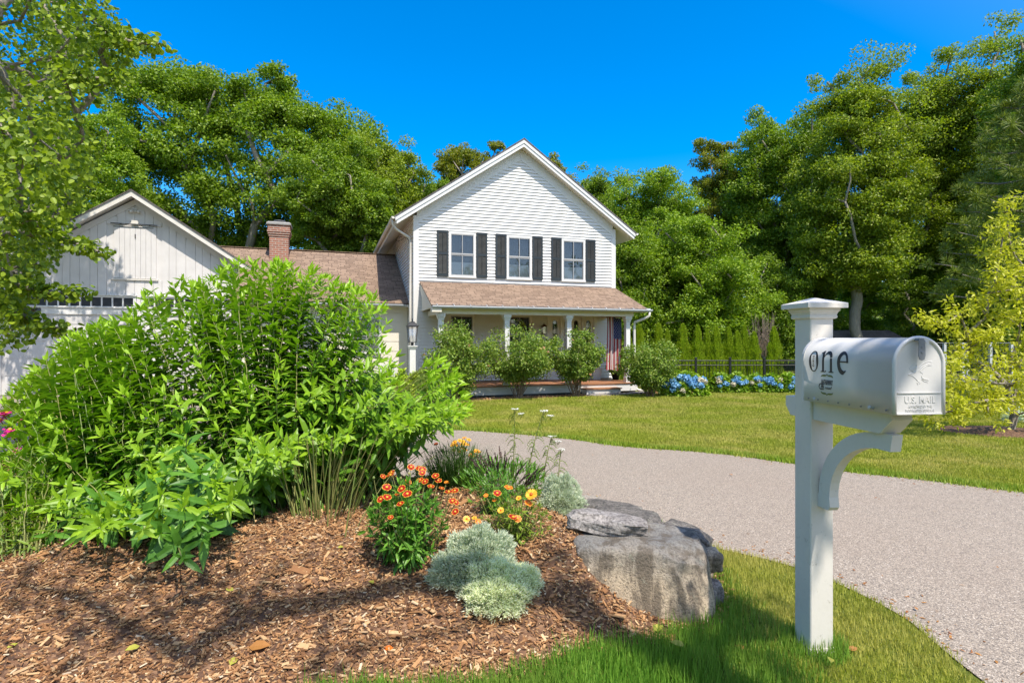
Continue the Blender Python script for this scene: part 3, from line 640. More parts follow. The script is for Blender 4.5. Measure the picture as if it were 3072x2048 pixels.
g = Geo(); gband(g, .045, .15, 4.2, -.38, 8.3); g.build('soffit', M['garage_white'], garage)
g = Geo(); gband(g, .044, .22, 4.22, -.41, -.381); g.build('rake_board', M['white_old'], garage)
g = Geo(); gband(g, .22, .42, 3.85, -.03, .031); g.build('frieze_board', M['garage_white'], garage)
g = Geo(); gband(g, 0, .043, 4.28, -.44, 8.35); g.build('roof', M['shingle_grey'], garage)
# ------------------------------------------------------------------ porch things
fl = empty('flag', HW(6.14, -1.45, 2.10), HA, 'stars and stripes flag hanging upright from the porch ceiling at the steps end', 'flag')
def flagpt(u, v):   # u across 0..1, v down 0..1
    x = -.24+.52*u+.01*math.sin(v*5); y = .035*math.sin(u*15+v*1.3)+.012*math.sin(u*31+v*3)+.03*v*math.sin(u*7); return (x, y, -1.68*v-.02+.02*math.sin(u*6))
def cloth(g, u0, u1, v0, v1, off=0., nu=10, nv=20):
    V = []; 
    for i in range(nv+1):
        for j in range(nu+1):
            p = flagpt(u0+(u1-u0)*j/nu, v0+(v1-v0)*i/nv); V.append((p[0], p[1]-off, p[2]))
    g.raw(V, [(i*(nu+1)+j, (i+1)*(nu+1)+j, (i+1)*(nu+1)+j+1, i*(nu+1)+j+1) for i in range(nv) for j in range(nu)])
M['fred'] = paint('red_cloth', (.30,.02,.025), .08, .8); M['fwhite'] = paint('white_cloth', (.52,.48,.46), .05, .8); M['fblue'] = paint('blue_cloth', (.035,.045,.13), .1, .8)
g = Geo(); gw = Geo()
for k in range(13): (cloth(g if k % 2 == 0 else gw, k/13, (k+1)/13, 0 if k < 6 else .40, 1, nu=4))
g.build('red_stripes', M['fred'], fl, True); gw.build('white_stripes', M['fwhite'], fl, True)
g = Geo(); cloth(g, 6/13, 1, 0, .40, nu=16); g.build('canton', M['fblue'], fl, True)
g = Geo()
for i in range(11):
    for j in range(5 if i % 2 == 0 else 4):
        u = 6/13+(7/13)*((j+.5+(0 if i % 2 == 0 else .5))/5); v = .40*(i+.6)/11.2; V = []
        for q in range(10):
            r = .0125 if q % 2 == 0 else .0052; p = flagpt(u+r*math.sin(q*math.pi/5)/.52, v-r*math.cos(q*math.pi/5)/1.68); V.append((p[0], p[1]-.006, p[2]))
        p = flagpt(u, v); V.append((p[0], p[1]-.006, p[2])); g.raw(V, [(10, q, (q+1) % 10) for q in range(10)])
g.build('stars', M['fwhite'], fl)
g = Geo(); g.tube([(-.28, 0, -.01), (.32, 0, -.01)], .012, 6); g.tube([(.0, 0, -.01), (.0, .0, .17)], .006, 5); g.build('flag_rod', M['black'], fl)
# wall lantern
wl = empty('wall_lantern', HW(4.27, -.02, 1.55), HA, 'copper box lantern on the porch wall beside the front door', 'lantern')
g = Geo(); g.lathe([(.075, .01), (.075, .03)], sq=True, c=(0, -.11, 0)); g.lathe([(.085, .25), (.085, .262), (.028, .325), (.028, .335)], sq=True, c=(0, -.11, 0))
for a in (-1, 1):
    for b in (-1, 1): g.box(a*.07-.006, a*.07+.006, -.11+b*.07-.006, -.11+b*.07+.006, .03, .25)
g.tube([(.03*math.cos(a), -.11, .352+.022*math.sin(a)) for a in np.linspace(0, 6.28, 14)], .005, 5); g.box(-.05, .05, -.012, 0, .04, .24); g.box(-.015, .015, -.05, -.01, .24, .26); g.build('frame', M['copper'], wl)
g = Geo(); g.lathe([(.066, .031), (.066, .249)], sq=True, c=(0, -.11, 0)); g.build('lantern_glass', M['lampglass'], wl)
g = Geo(); g.lathe([(.012, .03), (.012, .12)], 8, c=(0, -.11, 0)); g.build('candle', M['candle'], wl)
# lamp post
lx = P(1237, 1208, 14.4); lp = empty('lamp_post', (lx[0], 14.4, GZ), HA, 'white square lamp post with a black candle lantern at the corner of the farmhouse', 'lamp post')
g = Geo(); g.lathe([(.085, 0), (.085, .2), (.076, .22), (.076, 1.40), (.095, 1.42), (.095, 1.45), (.12, 1.47), (.12, 1.495)], sq=True); g.build('post', M['white'], lp)
g = Geo(); g.lathe([(.035, 1.495), (.035, 1.56), (.05, 1.575)], 12); b_, t_ = .085, .125
g.lathe([(b_, 1.575), (b_, 1.59)], sq=True); g.lathe([(.15, 2.0), (.15, 2.012), (.065, 2.10), (.065, 2.115), (.03, 2.125)], sq=True); g.lathe([(.012, 2.12), (.012, 2.17), (.02, 2.18), (.004, 2.21)], 8)
for a in (-1, 1):
    for b in (-1, 1): g.tube([(a*b_, b*b_, 1.58), (a*t_, b*t_, 2.0)], .009, 4)
for (p, q) in (((-1,-1),(1,-1)),((1,-1),(1,1)),((1,1),(-1,1)),((-1,1),(-1,-1))): g.tube([(p[0]*t_, p[1]*t_, 1.995), (q[0]*t_, q[1]*t_, 1.995)], .01, 4)
la = g.build('lantern', M['black'], lp)
g = Geo(); g.lathe([(b_-.004, 1.591), (t_-.004, 1.994)], sq=True); g.build('lantern_glass', M['lampglass'], la)
g = Geo()
for a in (-.03, .035, 0): g.lathe([(.011, 1.60), (.011, 1.76)], 8, c=(a, (.03 if a == 0 else -.02), 0))
g.build('candle', M['candle'], la)
# stone slabs before the steps
for (s, t, a, b, lb) in ((5.35, -2.62, .75, .24, 'thin grey stone slab at the foot of the porch steps'), (6.55, -2.35, .33, .18, 'grey stone slab under the porch downspout')):
    o = empty('stone_slab', HW(s, t, GZ), HA, lb, 'stone slab'); n = 14; an = np.linspace(0, 2*np.pi, n, endpoint=False); rr = 1+R.uniform(-.12, .08, n)
    g = Geo(); sq_ = lambda c, s2: np.sign(c)*np.abs(c)**.55
    g.prism([(a*sq_(math.cos(q), 0)*k, b*sq_(math.sin(q), 0)*k) for q, k in zip(an, rr)], 'z', 0, .055); oo = g.build('slab', M['palestone'], o)
g = Geo()
# planter and potted plant
def leafball(g, n, c, r, L, Wd, V=CARD_V, Fc=CARD_F, mat=0, up=.5, age=.0, bend=.2):
    d = rdir(n); rr = R.uniform(.35, 1, n)**.5; O = np.array(c)+d*rr[:, None]*np.array(r); D = nrm(d+rdir(n)*.8+np.array([0, 0, up])); N_ = nrm(rdir(n)*.7+np.array([0, 0, 1.])+d*.4)
    inst(g, V, Fc, O, D, N_, L*R.uniform(.7, 1.2, n), Wd*R.uniform(.8, 1.2, n), bend, mat, age)
pl = empty('planter', HW(6.05, -.33, .04), HA, 'small white planter box with a clipped green plant beside the porch door', 'planter')
g = Geo(); g.lathe([(.13, 0), (.16, .36), (.175, .36), (.175, .39), (.14, .39), (.14, .36)], sq=True); g.build('box', M['white'], pl)
g = Geo(); leafball(g, 700, (0, 0, .58), (.16, .16, .24), .05, .03); g.build('foliage', M['oak_dark'], pl)
pp = empty('potted_plant', HW(6.62, -.7, .04), HA, 'broad leaved green plant in a dark pot at the end of the porch', 'potted plant')
g = Geo(); g.lathe([(.10, 0), (.15, .22), (.165, .22), (.165, .25), (.14, .25)], 18); g.build('pot', M['black'], pp, True)
g = Geo(); leafball(g, 160, (0, 0, .46), (.26, .26, .24), .16, .10, RND_V, RND_F); g.build('foliage', M['hyd'], pp)
# ------------------------------------------------------------------ trees
def skeleton(base, hub, cents, step=.9, jit=.12, lean=None):
    """greedy branching: returns list of chains (points), parents and radii"""
    nodes = []; par = []
    n0 = max(3, int(np.linalg.norm(np.array(hub)-base)/step)+1)
    for i in range(n0):
        t = i/(n0-1); nodes.append(np.array(base)*(1-t)+np.array(hub)*t+(R.normal(size=3)*jit*.6*math.sin(t*3.14) if 0 < i else 0)); par.append(i-1)
    tip = []
    order = np.argsort(np.linalg.norm(cents-np.array(hub), axis=1)); hubd = [0.]*n0
    for i in range(n0): hubd[i] = abs(i-(n0-1))*.0
    dist = [np.linalg.norm(np.array(n)-nodes[n0-1]) for n in nodes]
    first = max(1, int(n0*.45))
    for k in order:
        c = cents[k]; N = np.array(nodes[first:]); dd = np.linalg.norm(N-c, axis=1)
        pen = dd+.35*np.array(hubd[first:])+np.where(N[:, 2] > c[2]+.2, .8*(N[:, 2]-c[2]), 0)
        j = first+int(np.argmin(pen)); p = nodes[j]; L = np.linalg.norm(c-p); m = max(1, int(L/step)); prev = j
        up = np.array([0, 0, .16*L])
        for q in range(1, m+1):
            t = q/m; x = p*(1-t)+c*t+up*math.sin(t*3.14)*.5+(R.normal(size=3)*jit*step if q < m else 0)
            nodes.append(x); par.append(prev); hubd.append(hubd[prev]+L/m); prev = len(nodes)-1
        tip.append(prev)
    return np.array(nodes), np.array(par), tip
def branches(g, nodes, par, tip, r0, rt=.02, ex=.5, sides=6, mat=0):
    n = len(nodes); cnt = np.zeros(n)
    for t in tip: cnt[t] += 1
    for i in range(n-1, 0, -1): cnt[par[i]] += cnt[i] if cnt[i] > 0 else 0
    rr = rt+(r0-rt)*(cnt/cnt[0])**ex
    ch = [[] for _ in range(n)]
    for i in range(1, n): ch[par[i]].append(i)
    stack = [(0, None)]
    while stack:
        s, pr = stack.pop(); chain = [s] if pr is None else [pr, s]; cur = s
        while ch[cur]:
            c = sorted(ch[cur], key=lambda q: -cnt[q]); 
            for o in c[1:]: stack.append((o, cur))
            cur = c[0]; chain.append(cur)
        if len(chain) > 1:
            r = rr[chain].copy(); 
            if pr is not None: r[0] = min(r[0], r[1]*1.25)
            if pr is None: r[0] *= 1.35
            g.tube(nodes[chain], r, sides if r[0] > .04 else 4, mat, cap=False)
def crownpts(n, c, rad3, hollow=.55, flat=.35, gap=0., minz=None):
    out = []
    while len(out) < n:
        d = rdir(1)[0]; d = d/(np.sum(np.abs(d)**2.7)**(1/2.7)); r = R.uniform(hollow**3, 1)**(1/3); 
        if d[2] < -flat: continue
        p = np.array(c)+d*r*np.array(rad3)*(1+.10*math.sin(d[0]*7+c[0])+.10*math.sin(d[1]*6+d[2]*9+c[1]))
        out.append(p)
    return np.array(out)
def foliage(g, cents, rc, per, L, Wd, up=.9, V=CARD_V, Fc=CARD_F, flat=.62, bend=.15, mat=0, keep=None, droop=0., age=0.):
    m = len(cents); rc = np.broadcast_to(rc, (m,)); n = m*per; idx = np.repeat(np.arange(m), per)
    d = rdir(n); r = R.uniform(0, 1, n)**.42; O = cents[idx]+d*(r*rc[idx])[:, None]*np.array([1, 1, flat])
    if keep is not None: k = keep(O); O = O[k]; d = d[k]; n = len(O)
    N_ = nrm(d*.6+np.array([0, 0, up])+rdir(n)*.75); D = nrm(rdir(n)+d*.6+np.array([0, 0, -.15-droop]))
    inst(g, V, Fc, O, D, N_, L*R.uniform(.65, 1.25, n), Wd*R.uniform(.7, 1.25, n), bend, mat, age)
def tree(label, px, top, Y, hw, bot, m, nclump=90, per=260, leaf=.22, trunk=.28, group='trees behind the house and lawn', name='broadleaf_tree', hub=None, rc=None, hollow=.5, dx=0, seeds=None, flat=.35, depth=.8, kind='tree', basez=GZ, sub=6):
    nclump = int(nclump*1.35); per = int(per*2.6); leaf *= .72
    cx = (px-1536)/F*Y; zt = CZ+(HZ-top)/F*Y; zb = max(CZ+(HZ-bot)/F*Y, basez+.4); rx = hw/F*Y; cz = zb+(zt-zb)*.42
    root = empty(name, (cx+dx, Y, basez), 0, label, kind, group)
    o = np.array([cx+dx, Y, basez]); c = np.array([cx, Y, cz])-o
    rc_ = rc or max(rx*.27, .9); rz_u, rz_d = zt-cz-rc_*.55, cz-zb
    P_ = crownpts(nclump, (0, 0, 0), (1, 1, 1), hollow, flat=1.1)
    P_ = P_*np.array([rx-rc_*.7, (rx-rc_*.7)*depth, 1]); P_[:, 2] *= np.where(P_[:, 2] > 0, rz_u, rz_d); P_ += c
    # cover the outline: the crown is wider above its middle
    hubp = np.array([c[0]*.5, 0, hub if hub else (zb-basez)*.75+.1*(zt-basez)])
    nodes, par, tip = skeleton(np.zeros(3), hubp, P_, step=max(.7, rx*.16), jit=.13)
    g = Geo(); branches(g, nodes, par, tip, trunk, rt=.012+trunk*.05, ex=.52); g.build('trunk', M['bark'], root, True)
    g = Geo(); cc = P_.copy(); rr = np.full(len(cc), rc_)*R.uniform(.7, 1.25, len(cc))
    # each clump is made of smaller tufts
    k = sub; base = np.repeat(cc, k, 0); r2 = np.repeat(rr, k); tuf = base+rdir(len(base))*(r2*R.uniform(.5, 1, len(base)))[:, None]*np.array([1, 1, .55])
    foliage(g, tuf, r2*.45, max(8, per//k), leaf*1.12, leaf*.72); g.build('crown', m if isinstance(m, bpy.types.Material) else M[m], root)
    return root
TG = 'trees behind the house and lawn'
# far wood closing the low gaps (nobody could count it)
g = Geo(); n_ = 900; xs = R.uniform(-10, 62, n_); ys = R.uniform(50, 60, n_); zz = R.uniform(0, 1, n_)**.8*(6.2+1.2*np.sin(xs*.25)+1.0*np.sin(xs*.7+1))
foliage(g, np.stack([xs, ys, zz], 1), 1.9, 46, .62, .42); xs = R.uniform(-60, -10, 350); ys = R.uniform(50, 58, 350)
foliage(g, np.stack([xs, ys, R.uniform(0, 1, 350)*(6.5+np.sin(xs*.5))], 1), 1.9, 46, .62, .42)
tag(g.build('far_woodland', M['oak_dark']), 'distant wood filling the low gaps between the tall trees', 'woodland', kind='stuff')
tree('tallest spreading oak rising behind the brick chimney', 680, 180, 34, 430, 760, 'oak', 150, 360, .24, .42, dx=1.4, hub=4.6, hollow=.72, rc=1.45, sub=8, depth=.4)
tree('shorter bright tree above the left slope of the garage roof', 215, 330, 27, 240, 800, 'oak_bright', 70, 340, .18, .2, hub=3)
tree('bright yellow green tree beside the tallest oak', 1140, 375, 31, 150, 780, 'oak_yellow', 80, 360, .17, .2, hub=3, hollow=.3, rc=1.0)
tree('dense dark green tree left of the farmhouse eave', 1030, 430, 28, 170, 790, 'oak', 80, 380, .17, .2, hub=3, hollow=.3, rc=1.0)
tree('dark tree whose top shows left of the farmhouse ridge', 1430, 412, 38, 140, 800, 'autumn', 60, 300, .2, .22)
tree('small dark tree in the notch between wing and farmhouse', 1300, 500, 33, 110, 800, 'oak_dark', 50, 300, .18, .2)
tree('rusty green tree just right of the farmhouse ridge', 1650, 440, 37, 110, 820, 'autumn', 60, 300, .2, .22)
tree('narrow dark tree between the farmhouse roof and the pale green tree', 1790, 488, 37, 75, 900, 'oak_dark', 50, 280, .18, .2)
tree('tall pale green tree right of the farmhouse eave', 1960, 482, 31, 150, 950, 'oak_bright', 120, 360, .16, .25, hollow=.2, rc=1.0)
tree('wide low tree with branches to the ground behind the arborvitae', 2080, 640, 27, 200, 1060, 'oak_bright', 120, 360, .15, .22, hollow=.2, rc=1.0)
tree('dark leafy tree beside the porch roof end', 1870, 700, 26, 130, 1060, 'oak', 80, 340, .15, .2, hollow=.2, rc=.9)
tree('tree with rusty leaves left of the tall oaks', 2150, 405, 37, 110, 900, 'autumn', 80, 320, .18, .22, hollow=.3)
tree('broad oak left of the one with the visible forked trunk', 2340, 300, 34, 165, 950, 'oak', 120, 360, .19, .3, hollow=.4, rc=1.3)
tree('tall oak with a forked trunk seen above the mailbox post', 2570, 214, 29, 190, 860, 'oak_yellow', 120, 360, .17, .26, hub=6.0, hollow=.5, rc=1.3)
tree('tall yellow green oak right of the forked oak', 2780, 188, 32, 150, 900, 'oak_yellow', 110, 360, .17, .26, hub=6, hollow=.45, rc=1.3)
tree('highest oak near the right corner', 2935, 100, 30, 150, 900, 'oak_yellow', 110, 340, .17, .26, hub=6, hollow=.45, rc=1.3)
tree('dark green tree cut off by the right edge', 3120, 60, 24, 140, 700, 'oak_dark', 80, 340, .16, .3, hub=6, hollow=.4)
und = [('low dark tree behind the shed roof', 2440, 790, 33, 90, 1070, 'oak_dark'), ('low bright sapling behind the mailbox', 2600, 800, 36, 100, 1070, 'oak_bright'), ('shady understorey tree above the mailbox door', 2730, 740, 31, 95, 1080, 'oak_dark'),
       ('thin understorey tree left of the young tree', 2860, 760, 30, 85, 1080, 'oak'), ('shady undergrowth tree behind the young tree', 3010, 700, 27, 110, 1080, 'oak_dark'), ('dark undergrowth tree right of the hydrangea hedge', 2330, 760, 30, 110, 1080, 'oak_dark')]
for lb, a, b, c_, d, e, m_ in und: tree(lb, a, b, c_, d, e, m_, 46, 240, .16, .14, name='understorey_tree', group='understorey trees at the wood edge')
# pine at the right edge
def pinetree():
    Y = 15.5; x = (3110-1536)/F*Y; H = CZ+(HZ-250)/F*Y-GZ; root = empty('pine_tree', (x, Y, GZ), 0, 'dark feathery pine leaning in at the right edge', 'tree')
    g = Geo(); g.tube([(0, 0, 0), (.05, 0, H*.5), (0, 0, H)], [.2, .13, .03], 8, cap=False); f = Geo(); C_ = []
    for k in range(60):
        z = H*(.3+.68*k/60); a = k*2.4; L = (1-k/62)**.7*2.3+.3; e = np.array([math.cos(a)*L, math.sin(a)*L, z+.15*L]); s = np.array([0, 0, z])
        g.tube([s, (s+e)/2+np.array([0, 0, -.1]), e], [.035, .025, .01], 4, cap=False)
        for t in np.linspace(.3, 1, 7): C_.append(s+(e-s)*t+R.normal(size=3)*.14)
    g.build('trunk', M['bark'], root, True); C_ = np.array(C_); n = len(C_)*70; idx = np.repeat(np.arange(len(C_)), 70); d = nrm(rdir(n)+np.array([0, 0, .35]))
    inst(f, CARD_V, CARD_F, C_[idx]+d*.05, d, rdir(n), R.uniform(.14, .26, n), .022, .1); f.build('crown', M['pine'], root)
pinetree()
# ------------------------------------------------------------------ near linden (left)
def bound(py): return np.interp(py, [-900,-300,0,60,110,133,150,200,260,330,380,400,500,600,650,700,750,800,850,900,1000,1040,1060,1090,1200], [700,480,330,360,430,498,440,365,350,245,240,285,300,270,220,200,180,150,120,100,110,90,20,-200,-900])
def linden():
    o = np.array([-7.3, 6.2, -.05]); root = empty('linden_tree', o, 0, 'near linden tree whose leafy branches hang in from the left edge', 'tree')
    def pix(p): q = p+o; return 1536+F*q[:, 0]/q[:, 1], HZ-F*(q[:, 2]-CZ)/q[:, 1]
    Pn = R.uniform([-4.5, -2.6, 1.2], [4.6, 6.0, 10.5], (6000, 3)); a, b = pix(Pn); e = ((Pn[:, 0]/4.8)**2+((Pn[:, 1]-1.2)/4.6)**2+((Pn[:, 2]-5.5)/5.2)**2 < 1)
    k = (a < bound(b)-35) & e & (Pn[:, 1]+o[1] > 3.4) & ((a > -900)); Pn = Pn[k][:520]
    # low fringe of twigs close to the outline
    ex = []
    for (px, py, Y) in [(440,110,5.2),(400,120,5.3),(340,90,5.2),(300,160,5.3),(330,230,5.4),(270,60,5),(210,280,5),(230,340,5.2),(120,420,4.8),(180,470,5),(60,550,4.2),(60,520,4.6),(150,620,5),(100,700,5.2),(215,600,5.4),(250,430,5.5),(20,760,4.8),(60,820,5.2),(110,790,5.4),(40,900,5),(80,960,5.2),(120,930,5.5),(20,1000,5),(60,650,5),(150,540,5.2)]: ex.append(P(px, py, Y)-o)
    def twig(p0, p1, Y, n): return [P(p0[0]+(p1[0]-p0[0])*t, p0[1]+(p1[1]-p0[1])*t+14*math.sin(t*3), Y)-o for t in np.linspace(0, 1, n)]
    tw = twig((330,100),(478,130),5.2,5)+twig((60,640),(296,752),4.9,9)+twig((40,850),(236,874),4.9,8)+twig((30,920),(190,985),5,6)+twig((180,205),(350,232),5.1,6)+twig((0,370),(110,480),4.4,4)
    cents = np.concatenate([Pn, np.array(ex)]); keepf = lambda O: (lambda a, b: a < bound(b)+R.normal(0, 12, len(a)))(*pix(O))
    nodes, par, tip = skeleton(np.zeros(3), np.array([.2, .2, 2.6]), np.concatenate([cents, np.array(tw)]), step=.45, jit=.16)
    g = Geo(); branches(g, nodes, par, tip, .16, rt=.004, ex=.5); g.build('trunk', M['bark'], root, True)
    g = Geo(); foliage(g, cents, .40, 150, .052, .048, V=RND_V, Fc=RND_F, up=.5, keep=keepf, droop=.45, flat=.75, bend=.3)
    foliage(g, np.array(tw), .13, 40, .052, .048, V=RND_V, Fc=RND_F, up=.5, droop=.4, bend=.3)
    g.build('crown', M['linden'], root)
linden()

# shade tree behind the camera: its boughs dapple the bed, the boulder and the mailbox
def shade():
    o = np.array([3.4, -4.6, 0.]); root = empty('shade_tree', o, 0, 'tall roadside tree behind the viewer whose boughs dapple the flower bed', 'tree'); sd = np.array(SD[:]); cs, rs = [], []
    for (px, py, r, h) in [(330,1890,.14,5.6),(560,1960,.14,5.0),(760,1850,.13,5.4),(1000,1960,.14,5.8),(420,1740,.22,5.3),(800,1720,.20,5.6),(1660,1720,.11,5.0),(1720,1800,.10,5.4),(2250,1840,.18,5.2),(2300,1990,.16,5.6),(2080,2010,.17,5.0),(180,1780,.2,5.0),(40,1760,.2,5.3),(620,1790,.14,5.5)]:
        g_ = G(px, py); cs.append(g_+sd*(h-g_[2])/sd[2]-o); rs.append(r)
    for (x, y, z, r, h) in [(1.25,2.1,1.3,.13,5.4),(1.45,2.35,.9,.16,5.0),(1.15,1.9,1.25,.10,5.8),(1.4,2.4,1.45,.10,5.4)]: g_ = np.array([x, y, z]); cs.append(g_+sd*(h-z)/sd[2]-o); rs.append(r)
    cs = np.array(cs); rs = np.array(rs); nodes, par, tip = skeleton(np.zeros(3), np.array([-.2, .3, 3.4]), cs, step=.6, jit=.1)
    g = Geo(); branches(g, nodes, par, tip, .14, rt=.003, ex=.85); g.build('trunk', M['bark'], root, True)
    g = Geo(); foliage(g, cs, rs*1.3, 21, .07, .055, V=RND_V, Fc=RND_F, flat=.8); g.build('crown', M['linden'], root)
shade()

def garage_tree():
    o = np.array([-14.2, 12.2, -.25]); root = empty('shade_maple', o, 0, 'tree off the left edge whose boughs shade the garage gable', 'tree'); sd = np.array(SD[:]); cs = []
    for (px, py) in [(180,850),(230,860),(275,880),(320,865),(120,880),(60,950),(20,1050),(80,1100),(10,1150),(40,1000),(140,1120),(190,800),(300,835),(240,800),(150,930),(90,870),(20,900),(-40,1000),(330,905),(130,1010),(60,1160),(-60,1100),(210,900),(-20,850),(250,840)]:
        k = R.uniform(5.5, 8); cs.append(P(px, py, 17.3)+sd*k-o)
    for _ in range(26): cs.append(np.array([R.uniform(-4, 1.5), R.uniform(-2.5, 2), R.uniform(4.5, 11)]))
    cs = np.array(cs); nodes, par, tip = skeleton(np.zeros(3), np.array([.1, .3, 3.4]), cs, step=.8, jit=.12)
    g = Geo(); branches(g, nodes, par, tip, .25, rt=.01, ex=.5); g.build('trunk', M['bark'], root, True)
    g = Geo(); foliage(g, cs, .62, 170, .15, .12, flat=.75); g.build('crown', M['linden'], root)
garage_tree()
# ------------------------------------------------------------------ leafy shrubs in the bed
def stems_leaves(gs, gl, bases, tips, r=.006, start=.42, sp=.05, L0=.13, L1=.07, Wd=.27, lean=.35, arch=.0, jit=.02, droopy=.35, V=LAN_V, Fc=LAN_F, gap=None):
    O, D, N_, LL, BB, AG = [], [], [], [], [], []
    for b, t in zip(bases, tips):
        b = np.array(b, float); t = np.array(t, float); h = t-b; Ls = np.linalg.norm(h)
        c = b+h*.5+np.array([-h[0], -h[1], 0])*lean*.5+np.array([0, 0, h[2]*.12+arch]); n = 9
        s = np.linspace(0, 1, n)[:, None]; pts = (1-s)**2*b+2*s*(1-s)*c+s*s*t; pts[1:-1] += R.normal(size=(n-2, 3))*jit*.3
        gs.tube(pts, np.linspace(r, r*.4, n), 4, cap=False)
        m = max(4, int(Ls*(1-start)/sp)); q = np.linspace(start, 1, m); rot = R.uniform(0, 6.28)
        for k, u in enumerate(q):
            p = (1-u)**2*b+2*u*(1-u)*c+u*u*t; T = 2*(1-u)*(c-b)+2*u*(t-c); T /= np.linalg.norm(T)
            a = np.cross(T, [0, 0, 1.]); a = a/np.linalg.norm(a) if np.linalg.norm(a) > .1 else np.array([1., 0, 0]); e = np.cross(T, a); rot += 1.75+R.normal(0, .25)
            f = (k/(m-1))
            for side in (0, math.pi):
                an = rot+side+R.normal(0, .2); rd = a*math.cos(an)+e*math.sin(an); w_ = .25+1.0*f**3
                d = rd*1.15+T*w_*.7+np.array([0, 0, -.38*(1-f)])
                if gap is not None and gap(p): continue
                O.append(p); D.append(d); N_.append(T+rd*-.2+np.array([0, 0, .4])+R.normal(0, .15, 3)); LL.append((L0+(L1-L0)*f**2)*R.uniform(.5, 1.2)*(1 if f < .93 else .8)); BB.append(droopy*(1-.6*f)*R.uniform(.6, 1.4)); AG.append(f**4*.95)
        for k in range(3): O.append(t); D.append(T+R.normal(0, .35, 3)); N_.append(rdir(1)[0]); LL.append(L1*R.uniform(.6, .9)); BB.append(.1); AG.append(1.)
    inst(gl, V, Fc, np.array(O), np.array(D), np.array(N_), np.array(LL), np.array(LL)*Wd, np.array(BB), 0, np.array(AG))
TOPX = [(0,1230),(13,1200),(78,1140),(170,1030),(261,985),(379,965),(457,862),(522,842),(614,850),(679,800),(784,793),(914,806),(1019,858),(1110,885),(1150,925),(1168,1020),(1195,1075),(1212,1250),(1252,1255),(1268,1090),(1310,1070),(1365,1120),(1395,1200),(1410,1260)]
LOWX = [(0,1450),(60,1600),(250,1660),(400,1650),(560,1640),(650,1570),(740,1490),(820,1420),(900,1430),(1000,1370),(1080,1290),(1200,1290),(1300,1250),(1440,1270)]
tx, ty = zip(*TOPX); lx_, ly_ = zip(*LOWX)
def bushpts(n):
    B, T = [], []
    while len(B) < n:
        px = R.uniform(5, 1400); tp = np.interp(px, tx, ty); lo = np.interp(px, lx_, ly_); f = R.uniform(0, 1)
        if R.uniform() < .28: f = R.uniform(0, .06)
        py = tp+f*(lo-tp); Y = (4.15-.25*abs(px-760)/760)*(1-f)+np.interp(px, [0,300,600,760,1000], [2.85,2.68,2.68,3.05,3.25])*f+R.normal(0, .13)
        if f < .05: py = tp+R.uniform(-6, 18)
        Y = max(Y, 2.55); t = P(px, py, Y)
        bx = np.interp(px, [0,350,680,1430], [200,450,770,1040])+R.normal(0, 55); by = np.interp(px, [0,500,900,1430], [1540,1535,1490,1465])+R.normal(0, 24)
        b = G(max(bx, 60), by)
        if t[2] < b[2]+.18: t[2] = b[2]+.18
        B.append(b); T.append(t)
    return B, T
ob = G(800, 1520)
bsh = empty('leafy_shrub', ob, 0, 'huge bright green shrub of lance-shaped leaves filling the left of the mulch bed', 'shrub')
B, T = bushpts(600); gs, gl = Geo(), Geo(); stems_leaves(gs, gl, np.array(B)-ob, np.array(T)-ob, r=.0036, start=.14, sp=.048, L0=.165, L1=.10, Wd=.29, droopy=.62, gap=lambda p: (lambda q: 1172 < 1536+F*q[0]/q[1] < 1282 and 1015 < HZ-F*(q[2]-CZ)/q[1] < 1200)(p+ob))
# bare lower canes fanning out on the right
for k in range(150):
    bx_ = R.normal(955, 62); b = G(bx_, 1530+R.normal(0, 22)); t = P(955+(bx_-955)*2.1+R.normal(0, 22), R.uniform(1300, 1390), b[1]+R.normal(0, .12))
    b = b-ob; t = t-ob; c = (b+t)/2+np.array([-(t-b)[0]*.12, 0, .01]); s = np.linspace(0, 1, 6)[:, None]; gs.tube((1-s)**2*b+2*s*(1-s)*c+s*s*t, np.linspace(.0035, .0022, 6), 4, cap=False)
gs.build('stems', M['stem'], bsh); gl.build('leaves', M['bush'], bsh)
ob = G(560, 1640)
fr = empty('leafy_shrub', ob, 0, 'lower clump of broad blue-green leaves drooping over the mulch in front of the huge shrub', 'shrub')
B, T = [], []
for px, py, Y in [(560,1300,3.0),(500,1420,2.9),(600,1420,2.85),(640,1510,2.75),(560,1530,2.72),(470,1520,2.78),(420,1560,2.75),(380,1500,2.9),(330,1580,2.8),(520,1620,2.6),(545,1670,2.48),(590,1560,2.6),(300,1500,2.95),(250,1590,2.85),(200,1520,2.95),(160,1600,2.85),(440,1440,2.95),(650,1440,2.9),(610,1610,2.6),(480,1600,2.66)]:
    B.append(G(min(px*.85+90, 600)+R.normal(0, 25), 1610)-ob); T.append(P(px, py, Y)-ob)
gs, gl = Geo(), Geo(); stems_leaves(gs, gl, B, T, r=.005, start=.25, sp=.05, L0=.20, L1=.14, Wd=.28, droopy=.5, arch=.06); gs.build('stems', M['stem'], fr); gl.build('leaves', M['bush2'], fr)
ob = G(60, 1690)
fr = empty('fine_leaved_plant', ob, 0, 'yellow-green plant with fine narrow leaves at the lower left edge', 'plant')
B, T = [], []
for k in range(90):
    px = R.uniform(-120, 165); f = R.uniform(0, 1); B.append(G(max(-100, min(px*.7+20, 120)), 1660+R.normal(0, 12))-ob); T.append(P(px, 1310+f*300+max(0, px-60)*.7, 3.35-.55*f+R.normal(0, .08))-ob)
gs, gl = Geo(), Geo(); stems_leaves(gs, gl, B, T, r=.004, start=.3, sp=.03, L0=.075, L1=.05, Wd=.2, droopy=.2); gs.build('stems', M['stem'], fr); gl.build('leaves', M['fine'], fr)
